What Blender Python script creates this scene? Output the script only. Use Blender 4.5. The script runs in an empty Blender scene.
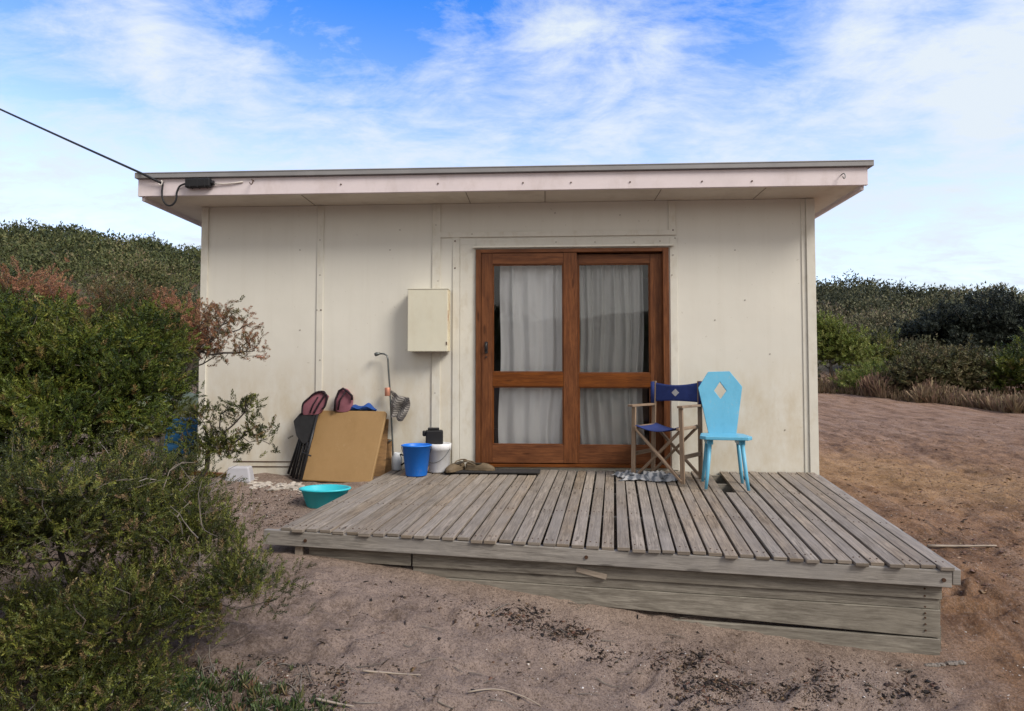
import bpy, bmesh, math, random
import numpy as np
from mathutils import Vector, Matrix
R_ = math.radians
rng = np.random.default_rng(11)
random.seed(11)
S = bpy.context.scene
COL = S.collection

# ------------------------------------------------------------------ camera and measuring helpers
F = 630.0
CAM = np.array([0.0, -6.0, 1.6])
YAW, PITCH = R_(3.0), R_(2.1)
fw = np.array([-math.sin(YAW)*math.cos(PITCH), math.cos(YAW)*math.cos(PITCH), math.sin(PITCH)])
rt = np.array([math.cos(YAW), math.sin(YAW), 0.0])
up = np.cross(rt, fw)
cam_d = bpy.data.cameras.new('camera')
cam_o = bpy.data.objects.new('camera', cam_d); COL.objects.link(cam_o)
cam_o.location = CAM
cam_o.rotation_euler = (R_(90)+PITCH, 0, YAW)
cam_d.sensor_width = 36; cam_d.lens = 36*F/1024
cam_d.clip_start = 0.05; cam_d.clip_end = 2000
S.camera = cam_o

def ray(px, py):
    return fw + rt*((px-512)/F) - up*((py-355.5)/F)
def atd(px, py, d):                 # survey point at distance d along the view axis
    return CAM + ray(px, py)*d
def aty(px, py, Y):                 # survey point on the vertical plane y = Y
    r = ray(px, py); return CAM + r*((Y-CAM[1])/r[1])
def X(px, Y=0.0, py=350): return float(aty(px, py, Y)[0])
def Z(py, px, Y=0.0): return float(aty(px, py, Y)[2])

# ------------------------------------------------------------------ noise
def vnoise(x, y, seed=0):
    r = np.random.default_rng(seed).random((256, 256))
    xi = np.floor(x).astype(int); yi = np.floor(y).astype(int)
    fx = x-xi; fy = y-yi
    fx = fx*fx*(3-2*fx); fy = fy*fy*(3-2*fy)
    a = r[xi % 256, yi % 256]; b = r[(xi+1) % 256, yi % 256]
    c = r[xi % 256, (yi+1) % 256]; d = r[(xi+1) % 256, (yi+1) % 256]
    return (a*(1-fx)+b*fx)*(1-fy)+(c*(1-fx)+d*fx)*fy
def fbm(x, y, sc, oct=4, seed=0):
    t = 0; amp = 1; s = 0
    for k in range(oct):
        t = t+amp*(vnoise(x*sc+17.3*k, y*sc-9.1*k, seed+k)-.5); s += amp; amp *= .5; sc *= 2.03
    return t/s
def sst(a, b, x):
    t = np.clip((x-a)/(b-a), 0, 1); return t*t*(3-2*t)

# ------------------------------------------------------------------ materials
def newmat(name):
    m = bpy.data.materials.new(name); m.use_nodes = True
    nt = m.node_tree; b = nt.nodes['Principled BSDF']
    return m, nt, b
def N(nt, t, **kw):
    n = nt.nodes.new(t)
    for k, v in kw.items(): setattr(n, k, v)
    return n
def L(nt, a, b): nt.links.new(a, b)
def ramp(nt, src, stops):
    r = N(nt, 'ShaderNodeValToRGB')
    e = r.color_ramp.elements
    while len(e) < len(stops): e.new(0.5)
    for i, (p, c) in enumerate(stops):
        e[i].position = p; e[i].color = (c[0], c[1], c[2], 1) if hasattr(c, '__len__') else (c, c, c, 1)
    L(nt, src, r.inputs[0]); return r.outputs[0]
def noise(nt, vec, scale, detail=5, rough=.6, dist=0.0):
    n = N(nt, 'ShaderNodeTexNoise'); n.inputs['Scale'].default_value = scale
    n.inputs['Detail'].default_value = detail; n.inputs['Roughness'].default_value = rough
    n.inputs['Distortion'].default_value = dist
    if vec is not None: L(nt, vec, n.inputs['Vector'])
    return n.outputs['Fac']
def mapping(nt, vec, scale=(1, 1, 1), rot=(0, 0, 0), loc=(0, 0, 0)):
    m = N(nt, 'ShaderNodeMapping'); m.inputs['Scale'].default_value = scale
    m.inputs['Rotation'].default_value = rot; m.inputs['Location'].default_value = loc
    L(nt, vec, m.inputs['Vector']); return m.outputs[0]
def mix(nt, fac, a, b, mode='MIX'):
    m = N(nt, 'ShaderNodeMix', data_type='RGBA', blend_type=mode)
    for s, v in ((0, fac), (6, a), (7, b)):
        if hasattr(v, 'is_output'): L(nt, v, m.inputs[s])
        elif s == 0: m.inputs[0].default_value = v
        else: m.inputs[s].default_value = (v[0], v[1], v[2], 1)
    return m.outputs[2]
def math_(nt, op, a, b=None, c=None, clamp=False):
    m = N(nt, 'ShaderNodeMath', operation=op, use_clamp=clamp)
    for i, v in enumerate((a, b, c)):
        if v is None: continue
        if hasattr(v, 'is_output'): L(nt, v, m.inputs[i])
        else: m.inputs[i].default_value = v
    return m.outputs[0]
def bump(nt, b, h, strength=.3, dist=.01):
    n = N(nt, 'ShaderNodeBump'); n.inputs['Strength'].default_value = strength; n.inputs['Distance'].default_value = dist
    L(nt, h, n.inputs['Height']); L(nt, n.outputs[0], b.inputs['Normal'])
def objc(nt): return N(nt, 'ShaderNodeTexCoord').outputs['Object']

def paint(name, col, rough=.55, var=.12, sc=3.0, metal=0.0, bmp=.08, dirt=None, dirt_amt=.35, spec=.3, wear=0, wearc=(.36, .31, .26)):
    m, nt, b = newmat(name); oc = objc(nt)
    n1 = noise(nt, oc, sc, 6, .65)
    c = mix(nt, ramp(nt, n1, [(.3, 0), (.7, 1)]), tuple(v*(1-var) for v in col), tuple(min(1, v*(1+var*.6)) for v in col))
    if dirt is not None:
        n2 = noise(nt, mapping(nt, oc, (1, 1, .45)), sc*2.3, 8, .7)
        c = mix(nt, math_(nt, 'MULTIPLY', ramp(nt, n2, [(.5, 0), (.72, 1)]), dirt_amt), c, dirt)
    if wear:
        wn = noise(nt, mapping(nt, oc, (1, 1.7, .6)), 38, 6, .75, 1.5); wb = noise(nt, oc, 5, 3)
        wf = math_(nt, 'MULTIPLY', ramp(nt, wn, [(.56, 0), (.68, 1)]), ramp(nt, wb, [(.4, 0), (.65, 1)]))
        c = mix(nt, math_(nt, 'MULTIPLY', wf, wear), c, wearc)
    L(nt, c, b.inputs['Base Color']); b.inputs['Roughness'].default_value = rough
    b.inputs['Metallic'].default_value = metal; b.inputs['Specular IOR Level'].default_value = spec
    if bmp: bump(nt, b, noise(nt, oc, sc*40, 3), bmp, .002)
    return m

def wood(name, dark, light, rough=.75, grain=22, tint=None, tint_amt=0.0, island=.35, spec=.25, bmp=.5, stain=None):
    m, nt, b = newmat(name)
    uv = N(nt, 'ShaderNodeUVMap').outputs[0]
    g1 = noise(nt, mapping(nt, uv, (3.2, grain, 1)), 1.0, 7, .7, .8)
    g2 = noise(nt, mapping(nt, uv, (11, grain*4, 1)), 1.0, 4, .7)
    bl = noise(nt, mapping(nt, uv, (4, 14, 1)), 1.0, 6, .65)
    f = math_(nt, 'ADD', math_(nt, 'MULTIPLY', g1, .6), math_(nt, 'MULTIPLY', g2, .4))
    c = mix(nt, ramp(nt, f, [(.39, 0), (.59, 1)]), dark, light)
    c = mix(nt, math_(nt, 'MULTIPLY', ramp(nt, bl, [(.35, 1), (.62, 0)]), .45), c, tuple(v*.6 for v in dark))
    ri = N(nt, 'ShaderNodeNewGeometry').outputs['Random Per Island']
    hv = N(nt, 'ShaderNodeHueSaturation'); L(nt, c, hv.inputs['Color'])
    L(nt, math_(nt, 'ADD', math_(nt, 'MULTIPLY', ri, island), 1-island/2), hv.inputs['Value'])
    L(nt, math_(nt, 'ADD', math_(nt, 'MULTIPLY', math_(nt, 'FRACT', math_(nt, 'MULTIPLY', ri, 7.31)), island*1.2), 1-island*.6), hv.inputs['Saturation'])
    c = hv.outputs[0]
    if tint is not None:
        tn = noise(nt, mapping(nt, uv, (1.2, 3, 1), loc=(5, 3, 0)), 1.0, 4, .6)
        c = mix(nt, math_(nt, 'MULTIPLY', ramp(nt, tn, [(.4, 0), (.65, 1)]), tint_amt), c, tint)
    # knots
    vo = N(nt, 'ShaderNodeTexVoronoi'); vo.inputs['Scale'].default_value = 1.0
    L(nt, mapping(nt, uv, (2.2, 9, 1)), vo.inputs['Vector'])
    c = mix(nt, math_(nt, 'MULTIPLY', ramp(nt, vo.outputs['Distance'], [(.07, 1), (.13, 0)]), .6), c, tuple(v*.35 for v in dark))
    L(nt, c, b.inputs['Base Color']); b.inputs['Roughness'].default_value = rough
    b.inputs['Specular IOR Level'].default_value = spec
    bump(nt, b, f, bmp, .004)
    return m

def leafmat(name, cols, rough=.5, trans=.22, cvar=.5):
    m, nt, b = newmat(name)
    at = N(nt, 'ShaderNodeAttribute', attribute_name='tone')
    ri = N(nt, 'ShaderNodeNewGeometry').outputs['Random Per Island']
    k = len(cols)
    c = ramp(nt, at.outputs['Fac'], [(i/(k-1), cols[i]) for i in range(k)])
    hv = N(nt, 'ShaderNodeHueSaturation'); L(nt, c, hv.inputs['Color'])
    L(nt, math_(nt, 'ADD', math_(nt, 'MULTIPLY', ri, cvar), 1-cvar/2), hv.inputs['Value'])
    L(nt, math_(nt, 'ADD', math_(nt, 'MULTIPLY', math_(nt, 'FRACT', math_(nt, 'MULTIPLY', ri, 5.7)), .05), .475), hv.inputs['Hue'])
    L(nt, hv.outputs[0], b.inputs['Base Color'])
    b.inputs['Roughness'].default_value = rough; b.inputs['Specular IOR Level'].default_value = .3
    t = N(nt, 'ShaderNodeBsdfTranslucent'); L(nt, hv.outputs[0], t.inputs[0])
    mx = N(nt, 'ShaderNodeMixShader'); mx.inputs[0].default_value = trans
    out = nt.nodes['Material Output']
    L(nt, b.outputs[0], mx.inputs[1]); L(nt, t.outputs[0], mx.inputs[2]); L(nt, mx.outputs[0], out.inputs[0])
    return m

def glassmat(name, tint=(.985, .99, .99)):
    m, nt, b = newmat(name); nt.nodes.remove(b)
    tr = N(nt, 'ShaderNodeBsdfTransparent'); tr.inputs[0].default_value = (*tint, 1)
    gl = N(nt, 'ShaderNodeBsdfGlossy'); gl.inputs['Roughness'].default_value = .02
    fr = N(nt, 'ShaderNodeFresnel'); fr.inputs[0].default_value = 1.5
    oc = objc(nt)
    bp = N(nt, 'ShaderNodeBump'); bp.inputs['Strength'].default_value = .04; bp.inputs['Distance'].default_value = .02
    L(nt, noise(nt, oc, 2.0, 2), bp.inputs['Height']); L(nt, bp.outputs[0], gl.inputs['Normal'])
    mx = N(nt, 'ShaderNodeMixShader')
    L(nt, math_(nt, 'MULTIPLY', fr.outputs[0], .85, clamp=True), mx.inputs[0]); L(nt, tr.outputs[0], mx.inputs[1]); L(nt, gl.outputs[0], mx.inputs[2])
    L(nt, mx.outputs[0], nt.nodes['Material Output'].inputs[0])
    return m

M = {}
M['fascia'] = paint('fascia_paint', (.67, .595, .615), .5, .08, 2.5, dirt=(.42, .34, .30), dirt_amt=.35)
M['soffit'] = paint('soffit_paint', (.64, .585, .50), .7, .1, 1.2, dirt=(.35, .29, .22), dirt_amt=.4)
M['cap'] = paint('galvanised_cap', (.25, .245, .25), .5, .12, 4, metal=.15, dirt=(.28, .26, .25))
M['batten'] = paint('batten_paint', (.615, .593, .53), .55, .08, 5, dirt=(.40, .33, .22), dirt_amt=.4)
M['inside'] = paint('inside_lining', (.20, .17, .14), .8)
M['nail'] = paint('rusty_nail', (.07, .035, .02), .8, .3, 60, bmp=0)
M['doorwood'] = wood('varnished_door_timber', (.08, .024, .0075), (.20, .068, .019), .42, 55, island=.12, spec=.22, bmp=.1)
M['deck'] = wood('weathered_deck_boards', (.105, .083, .064), (.355, .295, .234), .85, 75, tint=(.245, .22, .198), tint_amt=.6, island=.36)
M['beam'] = wood('weathered_grey_timber', (.15, .135, .118), (.37, .34, .305), .85, 60, tint=(.28, .265, .255), tint_amt=.5, island=.12)
M['skirt'] = wood('greenish_grey_timber', (.12, .103, .083), (.335, .305, .255), .85, 55, tint=(.19, .17, .14), tint_amt=.5, island=.22)
M['chairwood'] = wood('weathered_chair_timber', (.17, .115, .075), (.36, .25, .165), .7, 110, island=.2)
M['stick'] = wood('bleached_stick', (.24, .19, .145), (.40, .33, .26), .85, 30)
M['branch'] = wood('shrub_bark', (.06, .048, .04), (.18, .155, .13), .9, 8)
M['black'] = paint('black_plastic', (.012, .012, .014), .5, .2, 10)
M['blackfab'] = paint('black_fabric', (.016, .016, .018), .85, .3, 20)
M['blackmetal'] = paint('black_painted_steel', (.03, .03, .033), .4, .3, 12, metal=.3)
M['cable'] = paint('black_cable', (.015, .016, .02), .6, .1)
M['whitewire'] = paint('white_wire', (.6, .56, .52), .5, .1)
M['meter'] = paint('meter_box_paint', (.60, .575, .47), .5, .05, 4, dirt=(.45, .38, .26), dirt_amt=.25)
M['meterside'] = paint('meter_box_rusty_side', (.60, .55, .40), .55, .1, 8, dirt=(.28, .10, .035), dirt_amt=1.0, wear=.7, wearc=(.2, .07, .02))
M['tan'] = paint('tan_vinyl', (.285, .175, .075), .6, .08, 3, dirt=(.22, .13, .05), dirt_amt=.5, wear=.35, wearc=(.40, .30, .18))
M['brownply'] = wood('brown_sheet', (.16, .10, .06), (.28, .18, .10), .7, 10)
M['pink'] = paint('dusty_pink_padding', (.27, .105, .135), .85, .2, 12)
M['maroon'] = paint('dark_piping', (.022, .012, .018), .85, .3, 12)
M['bluecloth'] = paint('blue_cloth', (.02, .07, .28), .9, .3, 14)
M['bluefab'] = paint('blue_canvas', (.022, .038, .15), .9, .18, 22)
M['patch'] = paint('silver_grey_patch', (.42, .42, .42), .7, .1)
M['aqua'] = paint('sky_blue_gloss_paint', (.12, .41, .60), .4, .06, 5, dirt=(.07, .29, .45), dirt_amt=.5, spec=.4, wear=.55, wearc=(.38, .42, .42))
M['teal'] = paint('teal_plastic', (.03, .46, .54), .4, .08, 4, spec=.4, wear=.35)
M['bluep'] = paint('blue_plastic', (.012, .165, .66), .42, .1, 4, spec=.35, wear=.25)
M['whitep'] = paint('white_plastic', (.72, .73, .76), .4, .05, 5, dirt=(.45, .42, .38), dirt_amt=.5, wear=.4)
M['greyp'] = paint('pale_grey_plastic', (.50, .52, .54), .4, .1, 6)
M['clearp'] = paint('cloudy_plastic', (.42, .42, .46), .3, .1, 6)
M['copper'] = paint('copper_fitting', (.55, .25, .17), .4, .15, 20, metal=.5)
M['pipe'] = paint('dull_steel_pipe', (.13, .14, .14), .45, .2, 20, metal=.6)
M['clog'] = paint('olive_rubber', (.13, .095, .058), .7, .2, 18)
M['clogdark'] = paint('dark_clog_opening', (.035, .028, .02), .8, .2, 18)
M['mat'] = paint('dark_coir', (.03, .028, .028), .95, .4, 60, bmp=.8)
M['card'] = paint('weathered_card', (.27, .175, .115), .9, .2, 10)
M['plaster'] = paint('pale_plaster', (.44, .395, .345), .9, .3, 10, bmp=.5)
M['concrete'] = paint('grey_concrete', (.22, .19, .165), .9, .25, 14, bmp=.8)
M['tank'] = paint('pale_green_tank', (.44, .47, .28), .9, .12, 3, dirt=(.34, .33, .08), dirt_amt=.6, spec=.1)
M['bluedrum'] = paint('blue_drum_plastic', (.02, .13, .28), .4, .15, 4)
M['greyroof'] = paint('roof_sheet', (.34, .34, .35), .45, .1, 3, metal=.4)
M['glass'] = glassmat('door_glass')

# wall cladding: cream paint, old vertical streaks, rust dots and splash staining at the foot
def wallmat():
    m, nt, b = newmat('cream_wall_paint'); oc = objc(nt)
    n1 = noise(nt, oc, 1.1, 6, .6)
    c = mix(nt, ramp(nt, n1, [(.3, 0), (.7, 1)]), (.60, .58, .525), (.655, .635, .575))
    st = noise(nt, mapping(nt, oc, (9, 9, .5)), 1.0, 6, .7)
    c = mix(nt, math_(nt, 'MULTIPLY', ramp(nt, st, [(.5, 0), (.75, 1)]), .13), c, (.43, .385, .305))
    sp = noise(nt, oc, 26, 3, .5)
    c = mix(nt, math_(nt, 'MULTIPLY', ramp(nt, sp, [(.69, 0), (.73, 1)]), .35), c, (.34, .30, .24))
    sx = N(nt, 'ShaderNodeSeparateXYZ'); L(nt, oc, sx.inputs[0])
    ft = N(nt, 'ShaderNodeMapRange'); L(nt, sx.outputs[2], ft.inputs[0])
    ft.inputs[1].default_value = 1.15; ft.inputs[2].default_value = .7; ft.inputs[3].default_value = 0; ft.inputs[4].default_value = 1
    sn = noise(nt, mapping(nt, oc, (3, 3, 1.5)), 2.0, 6, .7)
    c = mix(nt, math_(nt, 'MULTIPLY', math_(nt, 'MULTIPLY', ft.outputs[0], ramp(nt, sn, [(.35, 0), (.65, 1)])), .5), c, (.45, .36, .22))
    L(nt, c, b.inputs['Base Color']); b.inputs['Roughness'].default_value = .6; b.inputs['Specular IOR Level'].default_value = .25
    bump(nt, b, noise(nt, oc, 2.2, 3), .25, .02)
    return m
M['wall'] = wallmat()
M['sjoint'] = paint('joint_line', (.25, .21, .17), .8, bmp=0)

def striped(name, c1, c2, c3, sc, rot):
    m, nt, b = newmat(name); oc = objc(nt)
    w = N(nt, 'ShaderNodeTexWave'); w.inputs['Scale'].default_value = sc; w.inputs['Distortion'].default_value = 2.5; w.inputs['Detail'].default_value = 2
    L(nt, mapping(nt, oc, (1, 1, 1), rot), w.inputs['Vector'])
    c = ramp(nt, w.outputs['Fac'], [(.2, c1), (.5, c2), (.8, c3)])
    L(nt, c, b.inputs['Base Color']); b.inputs['Roughness'].default_value = .95
    return m
M['stripe'] = striped('grey_striped_cloth', (.08, .074, .07), (.13, .122, .115), (.25, .23, .215), 17, (.2, 1.0, .5))
M['ragcloth'] = striped('blue_grey_rag', (.10, .11, .13), (.22, .235, .26), (.38, .38, .39), 6, (.4, .3, .8))
def curtainmat(name, col, t=.3):
    m, nt, b = newmat(name); oc = objc(nt)
    n1 = noise(nt, mapping(nt, oc, (14, 14, .8)), 1.0, 4)
    c = mix(nt, n1, tuple(v*.85 for v in col), col); L(nt, c, b.inputs['Base Color']); b.inputs['Roughness'].default_value = .95
    tr = N(nt, 'ShaderNodeBsdfTranslucent'); L(nt, c, tr.inputs[0])
    mx = N(nt, 'ShaderNodeMixShader'); mx.inputs[0].default_value = t
    L(nt, b.outputs[0], mx.inputs[1]); L(nt, tr.outputs[0], mx.inputs[2]); L(nt, mx.outputs[0], nt.nodes['Material Output'].inputs[0])
    return m
M['curtainA'] = curtainmat('white_curtain', (.93, .93, .935), .06)
M['curtainB'] = curtainmat('screen_dimmed_curtain', (.55, .55, .54), .1)  # fabric greyed to stand in for the fly screen dimming this pane

# sandy ground
def groundmat():
    m, nt, b = newmat('sandy_ground'); oc = objc(nt)
    sx = N(nt, 'ShaderNodeSeparateXYZ'); L(nt, oc, sx.inputs[0])
    big = noise(nt, oc, .45, 5, .6); mid = noise(nt, oc, 3.0, 8, .72); fine = noise(nt, oc, 17, 8, .8); grit = noise(nt, oc, 120, 4, .75)
    sand = mix(nt, ramp(nt, mid, [(.3, 0), (.7, 1)]), (.245, .182, .146), (.385, .295, .242))
    soil = mix(nt, ramp(nt, mid, [(.36, 0), (.64, 1)]), (.155, .078, .040), (.36, .205, .11))
    tanp = mix(nt, ramp(nt, mid, [(.36, 0), (.64, 1)]), (.26, .145, .062), (.46, .285, .135))
    # drag marks across the open yard
    tr = noise(nt, mapping(nt, oc, (2.6, .42, 1), (0, 0, R_(-11))), 1.7, 10, .74, .35)
    soil = mix(nt, math_(nt, 'MULTIPLY', ramp(nt, tr, [(.38, 1), (.49, 0)]), .75), soil, (.075, .044, .03))
    soil = mix(nt, math_(nt, 'MULTIPLY', ramp(nt, tr, [(.52, 0), (.62, 1)]), .6), soil, (.33, .225, .16))
    # where the pale front sand gives way to the redder yard
    e = math_(nt, 'ADD', sx.outputs[0], math_(nt, 'MULTIPLY', math_(nt, 'SUBTRACT', big, .5), 2.2))
    ys = N(nt, 'ShaderNodeMapRange'); L(nt, e, ys.inputs[0]); ys.inputs[1].default_value = 1.7; ys.inputs[2].default_value = 2.6
    c = mix(nt, ys.outputs[0], sand, soil)
    # a tan patch beside the shack and far pale sand
    d = N(nt, 'ShaderNodeVectorMath', operation='DISTANCE'); L(nt, oc, d.inputs[0]); d.inputs[1].default_value = (4.1, 1.6, .6)
    tp = math_(nt, 'MULTIPLY', ramp(nt, math_(nt, 'ADD', math_(nt, 'MULTIPLY', d.outputs[1], .28), math_(nt, 'MULTIPLY', big, .5)), [(.45, 1), (.85, 0)]), .75)
    c = mix(nt, tp, c, tanp)
    fy = N(nt, 'ShaderNodeMapRange'); L(nt, sx.outputs[1], fy.inputs[0]); fy.inputs[1].default_value = 1.5; fy.inputs[2].default_value = 6
    c = mix(nt, math_(nt, 'MULTIPLY', fy.outputs[0], math_(nt, 'MULTIPLY', ramp(nt, tr, [(.40, 0), (.58, 1)]), .65)), c, (.33, .225, .165))
    hb = N(nt, 'ShaderNodeMapRange'); L(nt, math_(nt, 'ADD', sx.outputs[2], math_(nt, 'MULTIPLY', mid, .6)), hb.inputs[0]); hb.inputs[1].default_value = 1.75; hb.inputs[2].default_value = 2.3
    c = mix(nt, hb.outputs[0], c, (.06, .058, .03))
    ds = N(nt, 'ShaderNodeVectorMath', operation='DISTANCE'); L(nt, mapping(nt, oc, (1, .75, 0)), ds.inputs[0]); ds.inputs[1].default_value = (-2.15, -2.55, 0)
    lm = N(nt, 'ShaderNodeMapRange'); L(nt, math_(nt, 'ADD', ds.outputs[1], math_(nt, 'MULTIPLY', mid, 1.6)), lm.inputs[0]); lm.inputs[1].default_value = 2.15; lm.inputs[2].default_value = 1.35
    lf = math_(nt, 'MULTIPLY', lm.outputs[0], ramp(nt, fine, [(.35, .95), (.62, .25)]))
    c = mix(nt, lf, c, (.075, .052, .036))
    # dark organic bits
    dn = math_(nt, 'ADD', math_(nt, 'MULTIPLY', fine, .6), math_(nt, 'MULTIPLY', mid, .4))
    c = mix(nt, math_(nt, 'MULTIPLY', ramp(nt, dn, [(.36, 1), (.47, 0)]), .6), c, (.065, .043, .034))
    c = mix(nt, math_(nt, 'MULTIPLY', ramp(nt, dn, [(.53, 0), (.64, 1)]), .35), c, (.40, .30, .24))
    c = mix(nt, math_(nt, 'MULTIPLY', ramp(nt, grit, [(.38, 1), (.5, 0)]), .75), c, (.10, .07, .055))
    c = mix(nt, math_(nt, 'MULTIPLY', ramp(nt, grit, [(.6, 0), (.72, 1)]), .4), c, (.45, .38, .32))
    f2 = noise(nt, oc, 46, 5, .8)
    c = mix(nt, math_(nt, 'MULTIPLY', ramp(nt, f2, [(.36, 1), (.48, 0)]), .55), c, (.085, .058, .045))
    c = mix(nt, math_(nt, 'MULTIPLY', ramp(nt, f2, [(.53, 0), (.66, 1)]), .45), c, (.43, .34, .28))
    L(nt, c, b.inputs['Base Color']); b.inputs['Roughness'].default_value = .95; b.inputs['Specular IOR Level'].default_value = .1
    h = math_(nt, 'ADD', math_(nt, 'ADD', math_(nt, 'MULTIPLY', mid, .5), math_(nt, 'MULTIPLY', fine, .35)), math_(nt, 'MULTIPLY', tr, .5))
    h = math_(nt, 'ADD', h, math_(nt, 'MULTIPLY', f2, .22)); h = math_(nt, 'ADD', h, math_(nt, 'MULTIPLY', grit, .08))
    bump(nt, b, h, 1.0, .07)
    return m
M['ground'] = groundmat()

# ------------------------------------------------------------------ object helpers
ORG = {}
def link(o): COL.objects.link(o); return o
def tag(o, label, cat, group=None, kind=None):
    o['label'] = label; o['category'] = cat
    if group: o['group'] = group
    if kind: o['kind'] = kind
    return o
def thing(name, label, cat, loc, group=None):
    o = link(bpy.data.objects.new(name, None)); o.location = loc; o.empty_display_size = .1
    ORG[o.name] = Vector(loc)
    return tag(o, label, cat, group)
def structure(o): o['kind'] = 'structure'; return o

class MB:
    def __init__(s): s.v = []; s.f = []; s.uv = []; s.sm = []
    def add(s, vs, fs, uvs=None, smooth=False):
        n = len(s.v); s.v += [tuple(map(float, p)) for p in vs]
        for i, f in enumerate(fs):
            s.f.append(tuple(n+k for k in f)); s.sm.append(smooth)
            s.uv.append(uvs[i] if uvs else [(vs[k][0]+vs[k][1]*.7, vs[k][2]) for k in f])
        return s
    def beam(s, p0, p1, w, h, upv=(0, 0, 1), w1=None, h1=None):
        p0 = Vector(p0); p1 = Vector(p1); d = (p1-p0); ln = d.length; d.normalize()
        sx = d.cross(Vector(upv)); sx.normalize(); u = sx.cross(d)
        w1 = w if w1 is None else w1; h1 = h if h1 is None else h1
        vs = []
        for p, ww, hh in ((p0, w, h), (p1, w1, h1)):
            for a, b in ((-1, -1), (1, -1), (1, 1), (-1, 1)): vs.append(p+sx*(a*ww/2)+u*(b*hh/2))
        o = random.random()*50; q = random.random()*50
        fs = [(0, 1, 5, 4), (1, 2, 6, 5), (2, 3, 7, 6), (3, 0, 4, 7), (3, 2, 1, 0), (4, 5, 6, 7)]
        uv = []
        for k, ww in enumerate((w, h, w, h)):
            b0 = q+k*.37; uv.append([(o, b0), (o, b0+ww), (o+ln, b0+ww), (o+ln, b0)])
        uv += [[(o, q), (o+.01, q), (o+.01, q+h), (o, q+h)]]*2
        return s.add(vs, fs, uv)
    def box(s, x0, x1, y0, y1, z0, z1):
        lx, ly, lz = x1-x0, y1-y0, z1-z0; cx, cy, cz = (x0+x1)/2, (y0+y1)/2, (z0+z1)/2
        if lz >= lx and lz >= ly: return s.beam((cx, cy, z0), (cx, cy, z1), lx, ly, (0, 1, 0))
        if lx >= ly: return s.beam((x0, cy, cz), (x1, cy, cz), ly, lz)
        return s.beam((cx, y0, cz), (cx, y1, cz), lx, lz)
    def tube(s, pts, rad, sides=8, caps=True):
        pts = [Vector(p) for p in pts]; n = len(pts)
        if not hasattr(rad, '__len__'): rad = [rad]*n
        vs = []; u = None; o = random.random()*50; ln = 0; us = []
        for i, p in enumerate(pts):
            d = (pts[min(i+1, n-1)]-pts[max(i-1, 0)]); d.normalize()
            if u is None:
                u = d.orthogonal(); u.normalize()
            else:
                u = u-d*u.dot(d)
                if u.length < 1e-5: u = d.orthogonal()
                u.normalize()
            w = d.cross(u)
            if i: ln += (p-pts[i-1]).length
            us.append(o+ln)
            for k in range(sides):
                a = 2*math.pi*k/sides; vs.append(p+(u*math.cos(a)+w*math.sin(a))*rad[i])
        fs = []; uv = []
        for i in range(n-1):
            for k in range(sides):
                k2 = (k+1) % sides
                fs.append((i*sides+k, i*sides+k2, (i+1)*sides+k2, (i+1)*sides+k))
                a0 = k/sides*.15; a1 = (k+1)/sides*.15
                uv.append([(us[i], a0), (us[i], a1), (us[i+1], a1), (us[i+1], a0)])
        s.add(vs, fs, uv, True)
        if caps:
            n0 = len(s.v)-len(vs)
            s.f.append(tuple(n0+k for k in reversed(range(sides)))); s.uv.append([(o, 0)]*sides); s.sm.append(False)
            s.f.append(tuple(n0+(n-1)*sides+k for k in range(sides))); s.uv.append([(o, 0)]*sides); s.sm.append(False)
        return s
    def lathe(s, prof, c, seg=32, sx=1.0, sy=1.0, rz=0.0):
        vs = []; cz = math.cos(rz); sz = math.sin(rz)
        for r, z in prof:
            for k in range(seg):
                a = 2*math.pi*k/seg; x = r*math.cos(a)*sx; y = r*math.sin(a)*sy
                vs.append((c[0]+x*cz-y*sz, c[1]+x*sz+y*cz, c[2]+z))
        fs = [(i*seg+k, i*seg+(k+1) % seg, (i+1)*seg+(k+1) % seg, (i+1)*seg+k) for i in range(len(prof)-1) for k in range(seg)]
        return s.add(vs, fs, None, True)
    def prism(s, poly, n, holes=None):          # polygon of 3-D points extruded by the vector n
        k = len(poly); n = Vector(n)
        a = [Vector(p) for p in poly]; vs = a+[p+n for p in a]
        fs = [tuple(range(k))[::-1], tuple(range(k, 2*k))]+[(i, (i+1) % k, k+(i+1) % k, k+i) for i in range(k)]
        return s.add(vs, fs)
    def build(s, name, mat, parent=None, bevel=0, sub=0, smooth=None, label=None):
        me = bpy.data.meshes.new(name)
        org = ORG.get(parent.name, Vector((0, 0, 0))) if parent else Vector((0, 0, 0))
        me.from_pydata([tuple(Vector(p)-org) for p in s.v], [], s.f)
        ul = me.uv_layers.new(name='UVMap')
        flat = [c for f in s.uv for q in f for c in q]
        ul.data.foreach_set('uv', flat)
        me.polygons.foreach_set('use_smooth', [bool(x) if smooth is None else smooth for x in s.sm])
        me.materials.append(mat); me.update()
        o = link(bpy.data.objects.new(name, me))
        if parent: o.parent = parent
        ORG[o.name] = org
        if bevel:
            b = o.modifiers.new('bevel', 'BEVEL'); b.width = bevel; b.segments = 2; b.limit_method = 'ANGLE'; b.harden_normals = False
        if sub:
            b = o.modifiers.new('sub', 'SUBSURF'); b.levels = sub; b.render_levels = sub
        if label: o['label'] = label
        return o

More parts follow.
